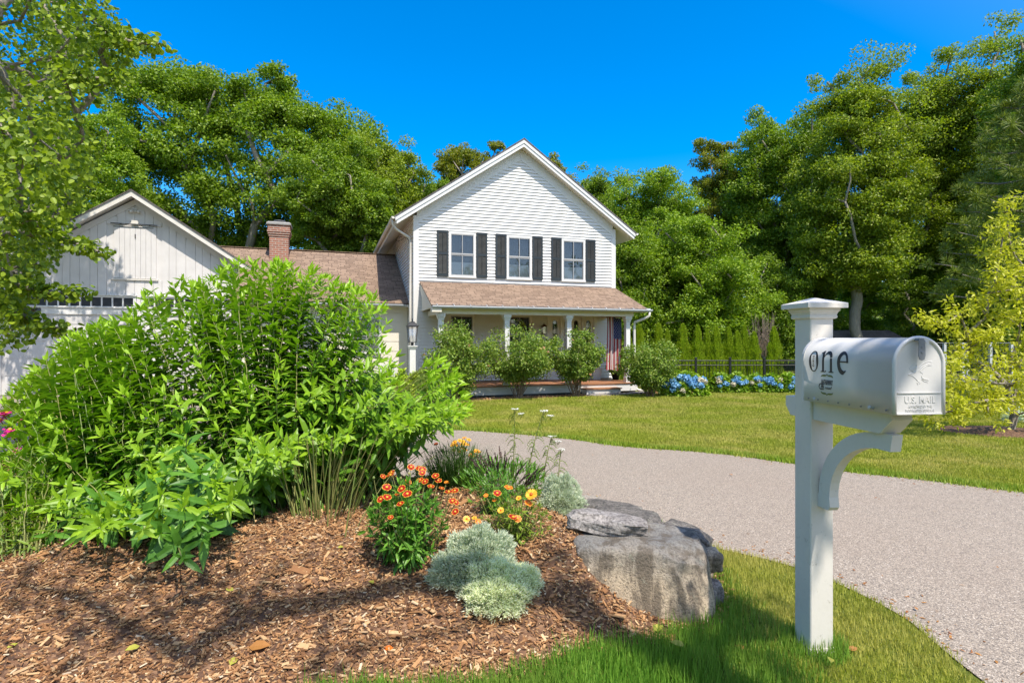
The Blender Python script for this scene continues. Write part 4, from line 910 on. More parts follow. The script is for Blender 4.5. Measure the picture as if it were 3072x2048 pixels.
# small blossoms -----------------------------------------------------------------
def flower_mesh(kind):
    g = Geo(); n = {'red': 8, 'gold': 8, 'orange': 8, 'pink': 5}[kind]; r = .024
    for k in range(n):
        a = 2*math.pi*k/n; d = np.array([[math.cos(a), math.sin(a), .12+.1*(k % 2)]]); inst(g, np.array([(-.13,.1,0),(.13,.1,0),(.40,.7,.03),(.22,1,0),(0,.9,.02),(-.22,1,0),(-.40,.7,.03)]), [(0,1,2,3,4,5,6)], np.zeros((1, 3)), d, np.array([[0, 0, 1.]]), r, r*.85, .1, 0)
        if kind in ('red', 'orange'): inst(g, np.array([(-.36,.84,.02),(.36,.84,.02),(.22,1,.01),(0,.93,.01),(-.22,1,.01)]), [(0,1,2,3,4)], np.array([[0, 0, .0012]]), d, np.array([[0, 0, 1.]]), r, r*.85, .1, 1)
    g.lathe([(.0065, .002), (.006, .006), (.002, .008)], 10, 2)
    g.tube([(0, 0, 0), (0, 0, -.01)], [.005, .002], 6, 3)
    o = g.build('blossom', {'red': [M['red'], M['gold'], M['gold'], M['stem']], 'orange': [M['orange'], M['gold'], M['gold'], M['stem']], 'gold': [M['gold'], M['gold'], M['orange'], M['stem']], 'pink': [M['pink'], M['pink'], M['gold'], M['stem']]}[kind]); return o
FM = {k: flower_mesh(k) for k in ('red', 'gold', 'orange', 'pink')}
used = set()
def blossom(kind, root, p, sc=1., tilt=None):
    o = FM[kind] if kind not in used else FM[kind].copy()
    if kind in used: C.objects.link(o)
    used.add(kind); o.parent = root; o.location = tuple(np.array(p)-np.array(root.location)); o.scale = (sc, sc, sc); t = tilt if tilt is not None else R.uniform(.1, .8)
    o.rotation_euler = (t, R.uniform(-.3, .3), R.uniform(-.7, .7)); return o
def flowers(root, gs, pts, base, k=3.267, ox=1080, oy=1250):
    for (x, y, kind, Y, sc) in pts:
        p = P(ox+x/k, oy+y/k, Y); b = np.array(base)+np.array([(p[0]-base[0])*.45+R.normal(0, .02), R.normal(0, .03), 0]); ro = np.array(root.location)
        m = (b+p)/2+np.array([R.normal(0, .015), 0, .02]); s = np.linspace(0, 1, 6)[:, None]; gs.tube((1-s)**2*(b-ro)+2*s*(1-s)*(m-ro)+s*s*(p-ro), .0018, 4, cap=False)
        if kind == 'bud': gs.lathe([(.001, -.006), (.007, 0), (.006, .006), (.001, .011)], 8, c=tuple(p-ro))
        else: blossom(kind, root, p, sc)
def mound(gl, gs, c, rx, ry, h, n, L0, Wd, L1=None, up=.3):
    """dome shaped leafy perennial: stems fan out from the base, leaves on all of them"""
    B, T = [], []
    for k in range(n):
        a = R.uniform(0, 6.28); q = R.uniform(0, 1)**.5; el = math.sqrt(max(0, 1-q*q)); T.append((math.cos(a)*q*rx, math.sin(a)*q*ry, h*(.28+.72*el)*R.uniform(.8, 1.05))); B.append((math.cos(a)*q*rx*.25, math.sin(a)*q*ry*.25, -.01))
    stems_leaves(gs, gl, B, T, r=.003, start=.2, sp=.028, L0=L0, L1=L1 or L0*.8, Wd=Wd, droopy=.35)
c = G(1215, 1690); c1 = empty('coreopsis', c, 0, 'dense green flowering plant with red and orange daisies left of the silver mounds', 'flowering plant')
gs, gl = Geo(), Geo(); mound(gl, gs, c, .20, .19, .40, 95, .085, .27)
rd_ = [(262,692,'red',2.66,1.15),(265,790,'red',2.6,1.1),(205,808,'red',2.62,1),(465,757,'red',2.6,1.2),(397,853,'orange',2.55,.95),(410,705,'red',2.72,1.1),(300,572,'red',2.8,1.2),(310,545,'orange',2.85,1),(365,765,'red',2.75,.7),(500,495,'red',3.1,1.1),(610,520,'red',3.1,1.2),(580,505,'red',3.15,1.1),(470,640,'red',2.95,1),(740,580,'red',3.0,1.1),(765,625,'orange',3.0,1.1),(695,682,'red',2.9,1),(640,635,'red',2.95,1),(590,620,'red',3.0,1),(610,550,'red',3.05,1),(870,738,'red',2.85,1.2),(930,725,'orange',2.9,1.1),(800,700,'red',2.9,.8),(905,825,'red',2.8,1.0),(940,840,'red',2.8,.9),(935,930,'red',2.75,1.0),(225,585,'orange',2.85,.8),(135,600,'bud',2.8,1),(480,560,'bud',3,1),(400,605,'bud',2.9,1),(350,1130,'bud',2.5,1),(550,775,'bud',2.6,1),(105,855,'bud',2.7,1),(340,880,'bud',2.6,1),(265,1160,'bud',2.5,1),(655,1165,'bud',2.6,1),(300,985,'orange',2.55,.7),(845,640,'orange',2.95,.6)]
flowers(c1, gs, [(a, b, ('red' if (k == 'orange' and i % 3) else k), y, q*.86) for i, (a, b, k, y, q) in enumerate(rd_)], c); gs.build('stems', M['stem'], c1); gl.build('leaves', M['core'], c1)
c = G(1545, 1625); c2 = empty('coreopsis', c, 0, 'pale green loose plant with orange and yellow daisies behind the silver mounds', 'flowering plant')
gs, gl = Geo(), Geo(); mound(gl, gs, c, .20, .17, .22, 80, .055, .2)
flowers(c2, gs, [(1455,695,'orange',3.05,1.1),(1345,750,'red',3.0,1),(1680,760,'gold',2.95,1.45),(1650,845,'orange',2.95,1),(1500,985,'red',2.8,1.15),(1545,1000,'orange',2.8,.9),(1555,795,'gold',3.0,.7),(1235,770,'orange',3.0,.6),(1045,1000,'gold',2.8,.8),(1120,990,'gold',2.8,.6),(1160,1030,'orange',2.78,.8),(1320,815,'orange',3.0,.6),(1380,915,'gold',2.9,.8),(1190,820,'bud',3,1),(1455,830,'bud',3,1),(1690,1030,'bud',2.8,1)], c)
gs.build('stems', M['stem'], c2); gl.build('leaves', M['core2'], c2)
c = G(1490, 1545); c5 = empty('perennial_plant', c, 0, 'darker green leafy plant behind the orange and yellow daisies', 'plant')
gs, gl = Geo(), Geo(); mound(gl, gs, c, .17, .15, .27, 75, .06, .2); gs.build('stems', M['stem'], c5); gl.build('leaves', M['core'], c5)
c = G(1370, 1462); c3 = empty('coreopsis', c, 0, 'grassy dark plant with small golden flowers farthest back by the driveway', 'flowering plant')
gs, gl = Geo(), Geo()
def spray(g, n, c, rx, h, L=.10, w_=.004, tiltmax=.6, age=0., bend=.25, V=BLD_V, Fc=BLD_F):
    a = R.uniform(0, 6.28, n); q = R.uniform(0, 1, n)**.6; d = np.stack([np.cos(a)*q*tiltmax, np.sin(a)*q*tiltmax, np.ones(n)], 1)
    inst(g, V, Fc, np.array(c)+np.stack([np.cos(a)*q*rx*.3, np.sin(a)*q*rx*.3, np.zeros(n)], 1), d, rdir(n)+np.array([0, 0, .0]), h*R.uniform(.6, 1.05, n), w_, bend, 0, age)
spray(gl, 520, (0, 0, 0), .5, .36, w_=.006, tiltmax=.55)
for k in range(700):
    pass
leafball(gl, 900, (0, 0, .17), (.22, .18, .15), .06, .006, BLD_V, BLD_F, age=.0)
flowers(c3, gs, [(895+R.uniform(0, 190), 205+R.uniform(0, 80), 'gold', 4.35+R.normal(0, .08), .9) for _ in range(13)]+[(920+R.uniform(0, 150), 290+R.uniform(0, 50), 'orange', 4.3, .8) for _ in range(5)]+[(1090+R.uniform(0, 90), 320+R.uniform(0, 70), 'gold', 4.25, .95) for _ in range(8)]+[(745,268,'red',4.3,.8),(850,640,'orange',3.9,.8)], c)
gs.build('stems', M['grassy'], c3); gl.build('leaves', M['grassy'], c3)
c = G(1255, 1470); c6 = empty('perennial_plant', c, 0, 'small yellow-green plant behind the red daisies', 'plant'); gs, gl = Geo(), Geo(); mound(gl, gs, c, .14, .12, .16, 40, .05, .25); gs.build('stems', M['stem'], c6); gl.build('leaves', M['core2'], c6)
# salvia
c = G(1510, 1490); sv = empty('salvia', c, 0, 'clump of faded dark brown flower spikes between the yarrow stems', 'flowering plant')
gs, gl = Geo(), Geo()
for (x, y) in [(1240,325),(1320,355),(1365,290),(1420,340),(1255,400),(1290,400),(1330,390),(1380,350),(1440,400),(1145,395),(1180,380),(1220,430),(1290,470),(1360,440),(1600,480),(1660,560),(1740,520),(1770,560),(1825,480),(1810,500),(1710,540),(1730,610),(1560,520),(1500,470),(1270,520),(1060,380),(1100,420)]:
    p = P(1080+x/3.267, 1250+y/3.267, 3.75+R.normal(0, .1))-c; b = np.array([p[0]*.45+R.normal(0, .015), R.normal(0, .04), 0]); s = np.linspace(0, 1, 7)[:, None]; m = (b+p)/2+np.array([-p[0]*.1, 0, .03]); pts = (1-s)**2*b+2*s*(1-s)*m+s*s*p
    gs.tube(pts, .0022, 4, cap=False)
    for u in np.linspace(.45, 1, 20):
        q = (1-u)**2*b+2*u*(1-u)*m+u*u*p; inst(gl, CARD_V, CARD_F, np.repeat(q[None], 6, 0), rdir(6)+np.array([0, 0, .3]), rdir(6), .013*(1.3-u*.7), .009)
gs2 = Geo(); leafball(gs2, 1000, (0, 0, .10), (.33, .2, .15), .06, .011, LAN_V, LAN_F, up=1.2)
gs.build('stems', M['woodstem'], sv); gl.build('flower_spikes', M['salvia'], sv); gs2.build('leaves', M['core'], sv)
# yarrow
yar = [((1540,1460),(1545,1226),3.9,'tall feathery yarrow stem with white heads left of its twin'),((1575,1462),(1632,1232),3.85,'tall feathery yarrow stem leaning right with white heads'),((1625,1450),(1655,1308),3.9,'thin yarrow stem with a small white head behind the silver shrub'),((1672,1450),(1683,1347),3.75,'short yarrow stem with one flat white head above the silver shrub')]
for (b, t, Y, lb) in yar:
    bw = P(b[0], b[1]+40, Y); gz = float(hm(bw[0], bw[1])); bw[2] = gz; tw = P(t[0], t[1], Y); ro = empty('yarrow', bw, 0, lb, 'flowering plant', 'yarrow stems in the bed')
    h = tw-bw; g1, g2, g3 = Geo(), Geo(), Geo(); s = np.linspace(0, 1, 12)[:, None]; c_ = h*.5+np.array([-h[0]*.3, 0, .03]); pts = 2*s*(1-s)*c_+s*s*h; g1.tube(pts, np.linspace(.005, .0022, 12), 5, cap=False)
    for u in np.linspace(.12, .93, int(26*h[2]/.5)):
        q = 2*u*(1-u)*c_+u*u*h; a = R.uniform(0, 6.28); d = np.array([math.cos(a), math.sin(a)*.7, .55]); L = .085*(1.1-u*.55)
        pp_ = [q+d*L*v+np.array([0, 0, -1.1*L*v*v]) for v in np.linspace(0, 1, 7)]; g2.tube(pp_, .0012, 3, cap=False)
        for v in range(1, 7): inst(g2, CARD_V, CARD_F, np.repeat(pp_[v][None], 6, 0), rdir(6), rdir(6), .013*(1.1-v/9), .004)
    heads = [(0, 0, 0, .030)] if h[2] < .42 else [(0, 0, 0, .030), (.045, .01, -.035, .024)]
    for (dx_, dy_, dz_, r_) in heads:
        e = h+np.array([dx_, dy_, dz_]); q = h*.92+np.array([0, 0, -.02]); g1.tube([q, e], .0016, 4, cap=False); n = 60; a = R.uniform(0, 6.28, n); rr = R.uniform(0, 1, n)**.5*r_
        g3 = Geo(); inst(g3, RND_V, RND_F, e+np.stack([np.cos(a)*rr, np.sin(a)*rr, R.uniform(-.004, .004, n)], 1), rdir(n)*np.array([1, 1, .2]), np.array([[0, 0, 1.]])+rdir(n)*.3, .008, .008)
        g3.build('flower_head', M['yarrow'], ro)
        for a in np.linspace(0, 5.5, 7): g1.tube([e+np.array([0, 0, -.03]), e+np.array([math.cos(a)*r_*.7, math.sin(a)*r_*.7, -.003])], .001, 3, cap=False)
    g1.build('stem', M['stem'], ro); g2.build('feathery_leaves', M['core2'], ro)
# silver mounds
def silver(px, py, wpx, hpx, label, n, m='silver', group='silver foliage mounds', by=None):
    b = G(px, by or py); Y = b[1]; rx = wpx/2/F*Y; h = hpx/F*Y*.95; ro = empty('artemisia', b, 0, label, 'silver plant', group); g = Geo(); g1 = Geo()
    k = n//26; a = R.uniform(0, 6.28, k); el = R.uniform(0, 1, k); q = R.uniform(.5, 1.06, k)**.8; d = np.stack([np.cos(a)*np.sqrt(1-el**2), np.sin(a)*np.sqrt(1-el**2), el], 1); bump_ = 1+.06*np.sin(d[:, 0]*9+px)+.08*np.sin(d[:, 2]*11+d[:, 1]*5)
    c_ = d*(q*bump_)[:, None]*np.array([rx, rx*.85, h]); idx = np.repeat(np.arange(k), 26)
    for i in range(0, k, 5): g1.tube([(0, 0, 0), c_[i]*.5+np.array([0, 0, .02]), c_[i]], .0016, 3, cap=False)
    O = c_[idx]+rdir(len(idx))*R.uniform(.003, .020, (len(idx), 1)); D = rdir(len(idx))+d[idx]*1.3+np.array([0, 0, .5]); inst(g, CARD_V, CARD_F, O, D, rdir(len(idx)), R.uniform(.011, .024, len(idx)), .0052)
    g1.build('stems', M['stem'], ro); g.build('foliage', M[m], ro)
silver(1440, 1745, 215, 175, 'larger silvery artemisia mound left of the boulder', 42000, 'silver_dark', by=1745)
silver(1350, 1745, 120, 95, 'small loose silvery artemisia tuft at the left of the silver mounds', 12000, 'silver_dark', by=1750)
silver(1490, 1800, 205, 135, 'paler bushy artemisia mound lowest in front', 40000, by=1808)
silver(1575, 1760, 90, 70, 'small silvery tuft on the right flank of the silver mounds', 9000, by=1768)
silver(1683, 1535, 128, 118, 'grey-green artemisia shrub at the driveway edge under the short yarrow', 34000, 'silver_dark', by=1540)
silver(1500, 1470, 90, 80, 'pale grey artemisia half hidden behind the faded flower spikes', 9000, 'silver_dark', by=1475)
# magenta flowers at the far left
c = G(60, 1420); pk = empty('pink_flowering_plant', c, 0, 'plant with magenta flowers peeping out at the left edge', 'flowering plant'); gs, gl = Geo(), Geo(); ro = np.array(c)
for (px, py) in [(5,1236),(12,1245),(60,1256),(30,1290),(42,1300),(28,1302),(48,1352),(70,1262),(0,1260),(20,1238)]:
    p = P(px, py, 3.9); gs.tube([np.zeros(3)+np.array([(p-ro)[0]*.4, 0, 0]), (p-ro)], .0035, 4, cap=False); blossom('pink', pk, p, 1.9)
leafball(gl, 300, (-.1, 0, .3), (.3, .2, .3), .09, .03, LAN_V, LAN_F); gs.build('stems', M['stem'], pk); gl.build('leaves', M['fine'], pk)
# ------------------------------------------------------------------ stones
def hash3(V, sc, seed, oct_=4):
    out = np.zeros(len(V)); rs = np.random.default_rng(seed)
    for o in range(oct_):
        for _ in range(4): k = rs.normal(size=3)*sc*2**o; out += np.sin(V@k+rs.uniform(0, 6.28))/(2.**o)/2.5
    return out
def stone(name, loc, dims, label, m, seed, cat='stone', group=None, rz=0, taper=None, noise=.05, n=40, p=.5, cuts=14, extra=None):
    u = np.linspace(0, np.pi, n); v = np.linspace(0, 2*np.pi, 2*n, endpoint=False); U, W_ = np.meshgrid(u, v, indexing='ij')
    S = lambda c: np.sign(c)*np.abs(c)**p
    X = S(np.sin(U))*S(np.cos(W_)); Y = S(np.sin(U))*S(np.sin(W_)); Z = S(np.cos(U)); V = np.stack([X.ravel(), Y.ravel(), Z.ravel()], 1)
    if extra: V = extra(V)
    rs = np.random.default_rng(seed)
    for _ in range(cuts): cn = nrm(rs.normal(size=3)*np.array([1, 1, .8])); off = rs.uniform(.82, 1.02)*(np.abs(cn).sum()**.55); q = np.maximum(0, V@cn-off); V = V-q[:, None]*cn*.92
    d = nrm(V); k = 1+noise*hash3(V, 1.6, seed, 5)*1.3+noise*.25*hash3(V, 9, seed+3, 3); cr = noise*.5*np.abs(hash3(V, 4, seed+9, 3)); V = V*k[:, None]-d*cr[:, None]
    V = V*np.array(dims)/2; V[:, 2] += dims[2]/2
    g = Geo(); m2 = 2*n; i, j = np.meshgrid(np.arange(n-1), np.arange(m2), indexing='ij'); f = np.stack([i*m2+j, (i+1)*m2+j, (i+1)*m2+(j+1) % m2, i*m2+(j+1) % m2], -1).reshape(-1, 4)
    g.v.append(V); g.a.append(np.zeros(len(V))); g.l.append(f.ravel()); g.c.append(np.full(len(f), 4)); g.m.append(np.zeros(len(f), int)); g.n = len(V)
    o = g.build(name, M[m], smooth=True); o.location = tuple(loc); o.rotation_euler = (0, 0, rz) if not isinstance(rz, tuple) else rz; tag(o, label, cat, group); return o
def bx(V):
    V = V.copy(); t = (V[:, 2]+1)/2       # slanting left underside and a crease down the face
    V[:, 0] = np.where(V[:, 0] < 0, V[:, 0]*(.25+.75*t**.6), V[:, 0]*(1.0-.03*t))
    V[:, 1] -= .10*(1-t)*1.0; V[:, 1] += .13*np.exp(-((V[:, 0]-.18+.15*t)/.13)**2)*(V[:, 1] < 0)*(1-t*.6)
    V[:, 2] -= .10*(V[:, 0] > 0)*V[:, 0]*(t > .5); return V
stone('boulder', (.675, 2.93, -.09), (.72, .46, .435), 'large split granite boulder standing at the corner of the mulch bed', 'boulder', 3, 'boulder', rz=rad(-12), noise=.04, n=120, p=.27, extra=bx, cuts=10)
SG = 'stones of the low dry wall'
stone('field_stone', (.52, 3.00, .305), (.43, .27, .11), 'rounded pale stone lying on top of the boulder', 'palestone', 11, group=SG, rz=(rad(-6), rad(3), rad(-14)), p=.5, n=70, cuts=34, noise=.07)
stone('field_stone', (.70, 3.36, .235), (.40, .24, .085), 'flat dark slab behind the pale rounded stone', 'slate', 12, group=SG, rz=(rad(4), rad(5), rad(-8)), p=.38, n=60, noise=.06)
stone('field_stone', (.66, 3.62, .21), (.38, .22, .07), 'thin dark slab farthest back in the dry wall', 'slate', 22, group=SG, rz=rad(-20), p=.38, n=50, noise=.06)
stone('field_stone', (.99, 3.16, .19), (.27, .22, .10), 'dark wedge-shaped stone at the right end of the dry wall', 'slate', 13, group=SG, rz=(rad(0), rad(14), rad(-30)), p=.42, n=60, noise=.06)
stone('field_stone', (.86, 3.02, .265), (.30, .20, .05), 'flat grey slab just behind the boulder top', 'slate', 14, group=SG, rz=rad(-12), p=.4, n=50, noise=.05)
stone('field_stone', (1.00, 3.20, .0), (.28, .26, .18), 'grey stone low in the dry wall behind the boulder', 'boulder', 15, group=SG, rz=rad(10), p=.45, n=50)
stone('field_stone', (.78, 3.46, .02), (.46, .26, .20), 'dark stone under the flat slab at the driveway side', 'slate', 25, group=SG, rz=rad(-30), p=.45, n=50)
q = G(2135, 1750); stone('field_stone', (1.045, 2.93, .13), (.13, .15, .12), 'knobbly brown stone on the right flank of the boulder', 'boulder', 16, group='stones of the low dry wall', p=.6, n=36, noise=.09)
stone('field_stone', (1.045, 2.86, .0), (.09, .12, .11), 'small pinkish stone at the right foot of the boulder', 'palestone', 17, group='stones of the low dry wall', p=.5, n=36)
for k, (x, y, a, rz, lb) in enumerate([(.62,4.62,.34,-38,'pale edging stone beside the grey-green artemisia'),(.84,4.32,.30,-52,'pale edging stone nearest the dry wall'),(-1.36,5.24,.55,-10,'pale edging stone left of the golden flowers by the driveway'),(-.8,5.13,.5,-12,'pale edging stone behind the red daisies'),(-.25,4.98,.5,-16,'pale edging stone behind the faded flower spikes')]):
    stone('edging_stone', (x, y, float(h0(x, y))-.03), (a, .11, .085), lb, 'curb', 40+k, 'edging stone', 'edging stones along the driveway', rad(rz), noise=.04, n=26, p=.4)
# ------------------------------------------------------------------ shrubs round the house
def vase(px, py, wpx, hpx, label, n=5200, m='rose', name='rose_bush', group='rose bushes before the porch', Y=None, leaf=.06, bloom=0, stems=16, lowfrac=.38, age=0.3, cat='bush'):
    b = G(px, py); Y = b[1]; b[2] = min(b[2], GZ+.0); rx = wpx/2/F*Y; h = hpx/F*Y; ro = empty(name, b, 0, label, cat, group); g = Geo(); gs = Geo()
    k = 70; cp = []
    while len(cp) < k:
        d = rdir(1)[0]*R.uniform(.35, 1)**.5; 
        z = h*(lowfrac+(1-lowfrac)*(d[2]*.5+.5)); w_ = rx*(.55+.45*min(1, (z/h-lowfrac)/.35)); cp.append((d[0]*w_*.92, d[1]*w_*.85, z-.06*h))
    cp = np.array(cp); cp *= R.uniform(.8, 1.12, (k, 1)); cp = np.concatenate([cp, nrm(cp[:10]-np.array([0, 0, .3*h]))*np.array([rx, rx, .62*h])*1.05+np.array([0, 0, .42*h])]); k += 10
    nodes, par, tip = skeleton(np.zeros(3), np.array([0, 0, .12]), cp, step=.16, jit=.12)
    for s in range(stems):
        t = cp[R.integers(k)]; a = R.uniform(0, 6.28); gs.tube([(math.cos(a)*.10, math.sin(a)*.08, 0), (t[0]*.45+math.cos(a)*.08, t[1]*.45, t[2]*.55), t], [.014, .010, .005], 4, cap=False)
    branches(gs, nodes, par, tip, .02, rt=.004, ex=.4, sides=4); gs.build('stems', M['woodstem'], ro)
    n = int(n*1.7); leaf *= 1.15; foliage(g, cp, rx*.25*R.uniform(.6, 1.25, k), n//k, leaf, leaf*.65, up=.6, flat=.8); foliage(g, cp, rx*.33, n//k//3, leaf, leaf*.6, up=.6, flat=.9, age=age); g.build('foliage', M[m], ro)
    if bloom:
        g = Geo(); i = R.integers(k, size=bloom); p = cp[i]+rdir(bloom)*rx*.27*np.array([1, 1, .5])+np.array([0, -.04, .03])
        inst(g, RND_V, RND_F, np.repeat(p, 7, 0), rdir(bloom*7)+np.array([0, 0, .6]), rdir(bloom*7), .05, .045, .3); tag(g.build('blossoms', M['peach'], ro), kind='stuff')
    return ro
vase(1375, 1206, 190, 215, 'tall rose bush at the left end of the porch', 5200, bloom=8, lowfrac=.2)
vase(1555, 1196, 235, 190, 'wide rose bush with bare forked stems before the middle porch window', 7000, bloom=14, lowfrac=.36)
vase(1728, 1192, 165, 185, 'rounded rose bush left of the porch steps', 5200, bloom=10, lowfrac=.36)
vase(1950, 1193, 165, 160, 'rose bush between the right porch column and the hydrangeas', 5200, bloom=2, lowfrac=.25)
vase(1215, 1212, 90, 95, 'low yellow-green bush behind the lamp post', 3000, m='arbor', name='low_bush', group='low bushes by the wing', lowfrac=.05)
vase(1130, 1212, 110, 90, 'low yellow-green bush before the wing railing', 3000, m='arbor', name='low_bush', group='low bushes by the wing', lowfrac=.05)
vase(1290, 1212, 90, 120, 'leafy green bush between lamp post and first rose bush', 3200, m='hyd', name='low_bush', group='low bushes by the wing', lowfrac=.05)
def hydrangea(px, py, wpx, hpx, label, heads, n=1500, Y=None, name='hydrangea'):
    b = G(px, py); b[2] = GZ; Y = b[1]; rx = wpx/2/F*Y; h = hpx/F*Y; ro = empty(name, b, 0, label, 'hydrangea', 'blue hydrangeas along the iron fence'); g = Geo(); gs = Geo()
    for k in range(14): a = R.uniform(0, 6.28); gs.tube([(math.cos(a)*.06, math.sin(a)*.05, 0), (math.cos(a)*rx*.6, math.sin(a)*rx*.4, h*.8)], [.010, .005], 4, cap=False)
    gs.build('stems', M['woodstem'], ro)
    d = rdir(n); d[:, 2] = np.abs(d[:, 2])*1.0; q = R.uniform(.5, 1, n)**.5; O = d*q[:, None]*np.array([rx, rx*.7 if rx < .6 else rx*.6, h*.96])+np.array([0, 0, .03])
    inst(g, RND_V, RND_F, O, rdir(n)+d*.8, d*.6+np.array([0, 0, .9])+rdir(n)*.5, R.uniform(.08, .13, n), R.uniform(.06, .09, n), .3); g.build('foliage', M['hyd'], ro)
    for (hx, hy, kind, r) in heads:
        dv = nrm(np.array([hx, -.8 if abs(hx) < .8 else -.4, hy])); r *= 1.0 if rx > .6 else 1.3; p = dv*np.array([rx*1.0, rx*.75 if rx < .6 else rx*.62, h*1.0]); g = Geo(); m = 130; dd = rdir(m)
        inst(g, RND_V, RND_F, p+dd*r*np.array([1, 1, .8])*.82, rdir(m), dd+rdir(m)*.25, r*.42, r*.42); g.build('flower_head', M[kind], ro)
hv = lambda n, lo, pale=.15: [(R.uniform(-.95, .95), R.uniform(.25, 1.1), ('pale' if R.uniform() < pale else 'blue'), R.uniform(.055, .085)) for _ in range(n)]
hydrangea(2052, 1190, 150, 76, 'large hydrangea full of blue heads beside the right rose bush', [(-.9,.55,'blue',.13),(-.75,.9,'blue',.12),(-.5,.5,'blue',.14),(-.3,1.1,'blue',.13),(0,.75,'blue',.12),(.15,.5,'blue',.14),(.3,.8,'blue',.11),(.55,.55,'blue',.12),(.7,.95,'pale',.12),(.8,.7,'pale',.12),(.9,.9,'blue',.12),(-.2,.25,'pale',.09),(.5,1.1,'blue',.09),(0,1.1,'blue',.10),(-.6,.35,'blue',.10)], 2600)
HYL = ['with several blue heads just right of the large one', 'with small blue heads, second right of the large one', 'with pale and blue heads in the middle of the hedge', 'with scattered blue heads below the middle fence post', 'with blue heads low at its foot, left of the mailbox post', 'half hidden behind the mailbox post']
for k, px in enumerate((2160, 2212, 2264, 2314, 2364, 2412)): hydrangea(px, 1180, 66, 60+R.uniform(-4, 4), 'hydrangea '+HYL[k], hv(6, .3), 1100)
# arborvitae
def arbor_mesh():
    ro = empty('arborvitae', (0, 0, 0)); H = 2.1; g = Geo(); g.tube([(0, 0, 0), (0, 0, H*.9)], [.04, .008], 5, cap=False); g.build('trunk', M['bark'], ro); g = Geo(); n = 9000
    z = R.uniform(0, 1, n)**.9; r = .40*(1-z)**.72*(1+.13*np.sin(z*27+3))*np.clip(z*7+.55, 0, 1)*R.uniform(.55, 1.04, n); a = R.uniform(0, 6.28, n); r *= 1+.16*np.sin(a*5+z*9)+.08*np.sin(a*11-z*23)
    O = np.stack([np.cos(a)*r, np.sin(a)*r, z*H*.97+.03], 1); D = np.stack([np.cos(a)*.55, np.sin(a)*.55, np.ones(n)], 1)+rdir(n)*.35
    inst(g, CARD_V, CARD_F, O, D, rdir(n)*.6+np.stack([np.cos(a), np.sin(a), 0*a], 1), R.uniform(.05, .11, n), .028); g.build('foliage', M['arbor'], ro); return ro
ab = arbor_mesh(); arb = [(1918,987,.95,'first arborvitae right of the porch, half behind the rose bush'),(1976,983,1.,'arborvitae with a twin top right of the porch column'),(2002,1000,.8,'shorter arborvitae tucked behind the second in the row'),(2049,985,1.05,'third tall arborvitae counted from the porch'),(2093,989,1.,'arborvitae left of the middle of the row'),(2121,1000,.85,'short arborvitae in the second rank near the middle'),(2149,993,1.,'middle arborvitae of the front rank'),(2186,994,.9,'slim arborvitae right of the middle'),(2212,1006,.95,'low arborvitae before the slim pair'),(2233,990,.95,'arborvitae standing behind the low one'),(2262,1008,1.,'broad low arborvitae left of the bare brown shrub'),(2322,993,1.05,'last arborvitae at the right end of the row'),(1885,1010,.85,'small arborvitae seen behind the flag')]
for k, (px, py, wd, lb) in enumerate(arb):
    Y = 20.3 if k in (2, 5, 7, 9) else 19.4; x = (px-1536)/F*Y; H = CZ+(HZ-py+12)/F*Y-GZ
    o = ab if k == 0 else dup(ab, (0, 0, 0), 0); o.location = (x, Y, GZ); o.rotation_euler = (0, 0, k*1.3); o.scale = (wd*.92, wd*.92, H/2.1); tag(o, lb, 'arborvitae', 'row of arborvitae behind the iron fence')
# bare shrub
b = G(2290, 1160); b = np.array([(2292-1536)/F*20.9, 20.9, GZ]); ro = empty('bare_shrub', b, 0, 'bare brown twiggy shrub between the last arborvitae', 'shrub'); g = Geo()
for k in range(60):
    a = R.uniform(0, 6.28); t = np.array([math.cos(a)*R.uniform(0, .6), math.sin(a)*.5, R.uniform(1.6, 2.75)]); m = t*.5+R.normal(size=3)*.08; g.tube([(0, 0, 0), m, t], [.016, .010, .004], 4, cap=False)
    for q in range(3): s = m+(t-m)*R.uniform(0, .8); g.tube([s, s+rdir(1)[0]*.3+np.array([0, 0, .2])], [.006, .003], 3, cap=False)
g.build('twigs', paint('dry_twigs', (.30,.22,.16), .2), ro)
# iron fence
fz = GZ; Yf = 18.0; x0, x1 = (1985-1536)/F*Yf, (2395-1536)/F*Yf; fe = empty('iron_fence', (x0, Yf, fz), 0, 'black iron picket fence behind the blue hydrangeas', 'fence')
def frun(x0_, y0_, x1_, y1_, H=.99):
    L = math.hypot(x1_-x0_, y1_-y0_); n = max(2, int(round(L/1.25))); a = np.array([x0_, y0_]); b = np.array([x1_, y1_])
    for k in range(n+1):
        p = a+(b-a)*k/n; g = Geo(); g.lathe([(.032, 0), (.032, H+.05), (.040, H+.052), (.040, H+.07), (.01, H+.09)], sq=True, c=(p[0], p[1], 0)); g.build('post', M['black'], fe)
    d = (b-a)/L
    for k in range(n):
        s = a+(b-a)*k/n+d*.033; e = a+(b-a)*(k+1)/n-d*.033; g = Geo()
        for z in (.14, H-.17, H-.02): g.tube([(s[0], s[1], z), (e[0], e[1], z)], .016, 4)
        m = int(L/n/.105)
        for q in range(1, m): p = s+(e-s)*q/m; g.tube([(p[0], p[1], .04), (p[0], p[1], H-.03)], .0085, 4)
        g.build('picket_panel', M['black'], fe)
frun(0, 0, x1-x0, 0); frun(x1-x0+.0, .07, x1-x0-.15, 3.5)
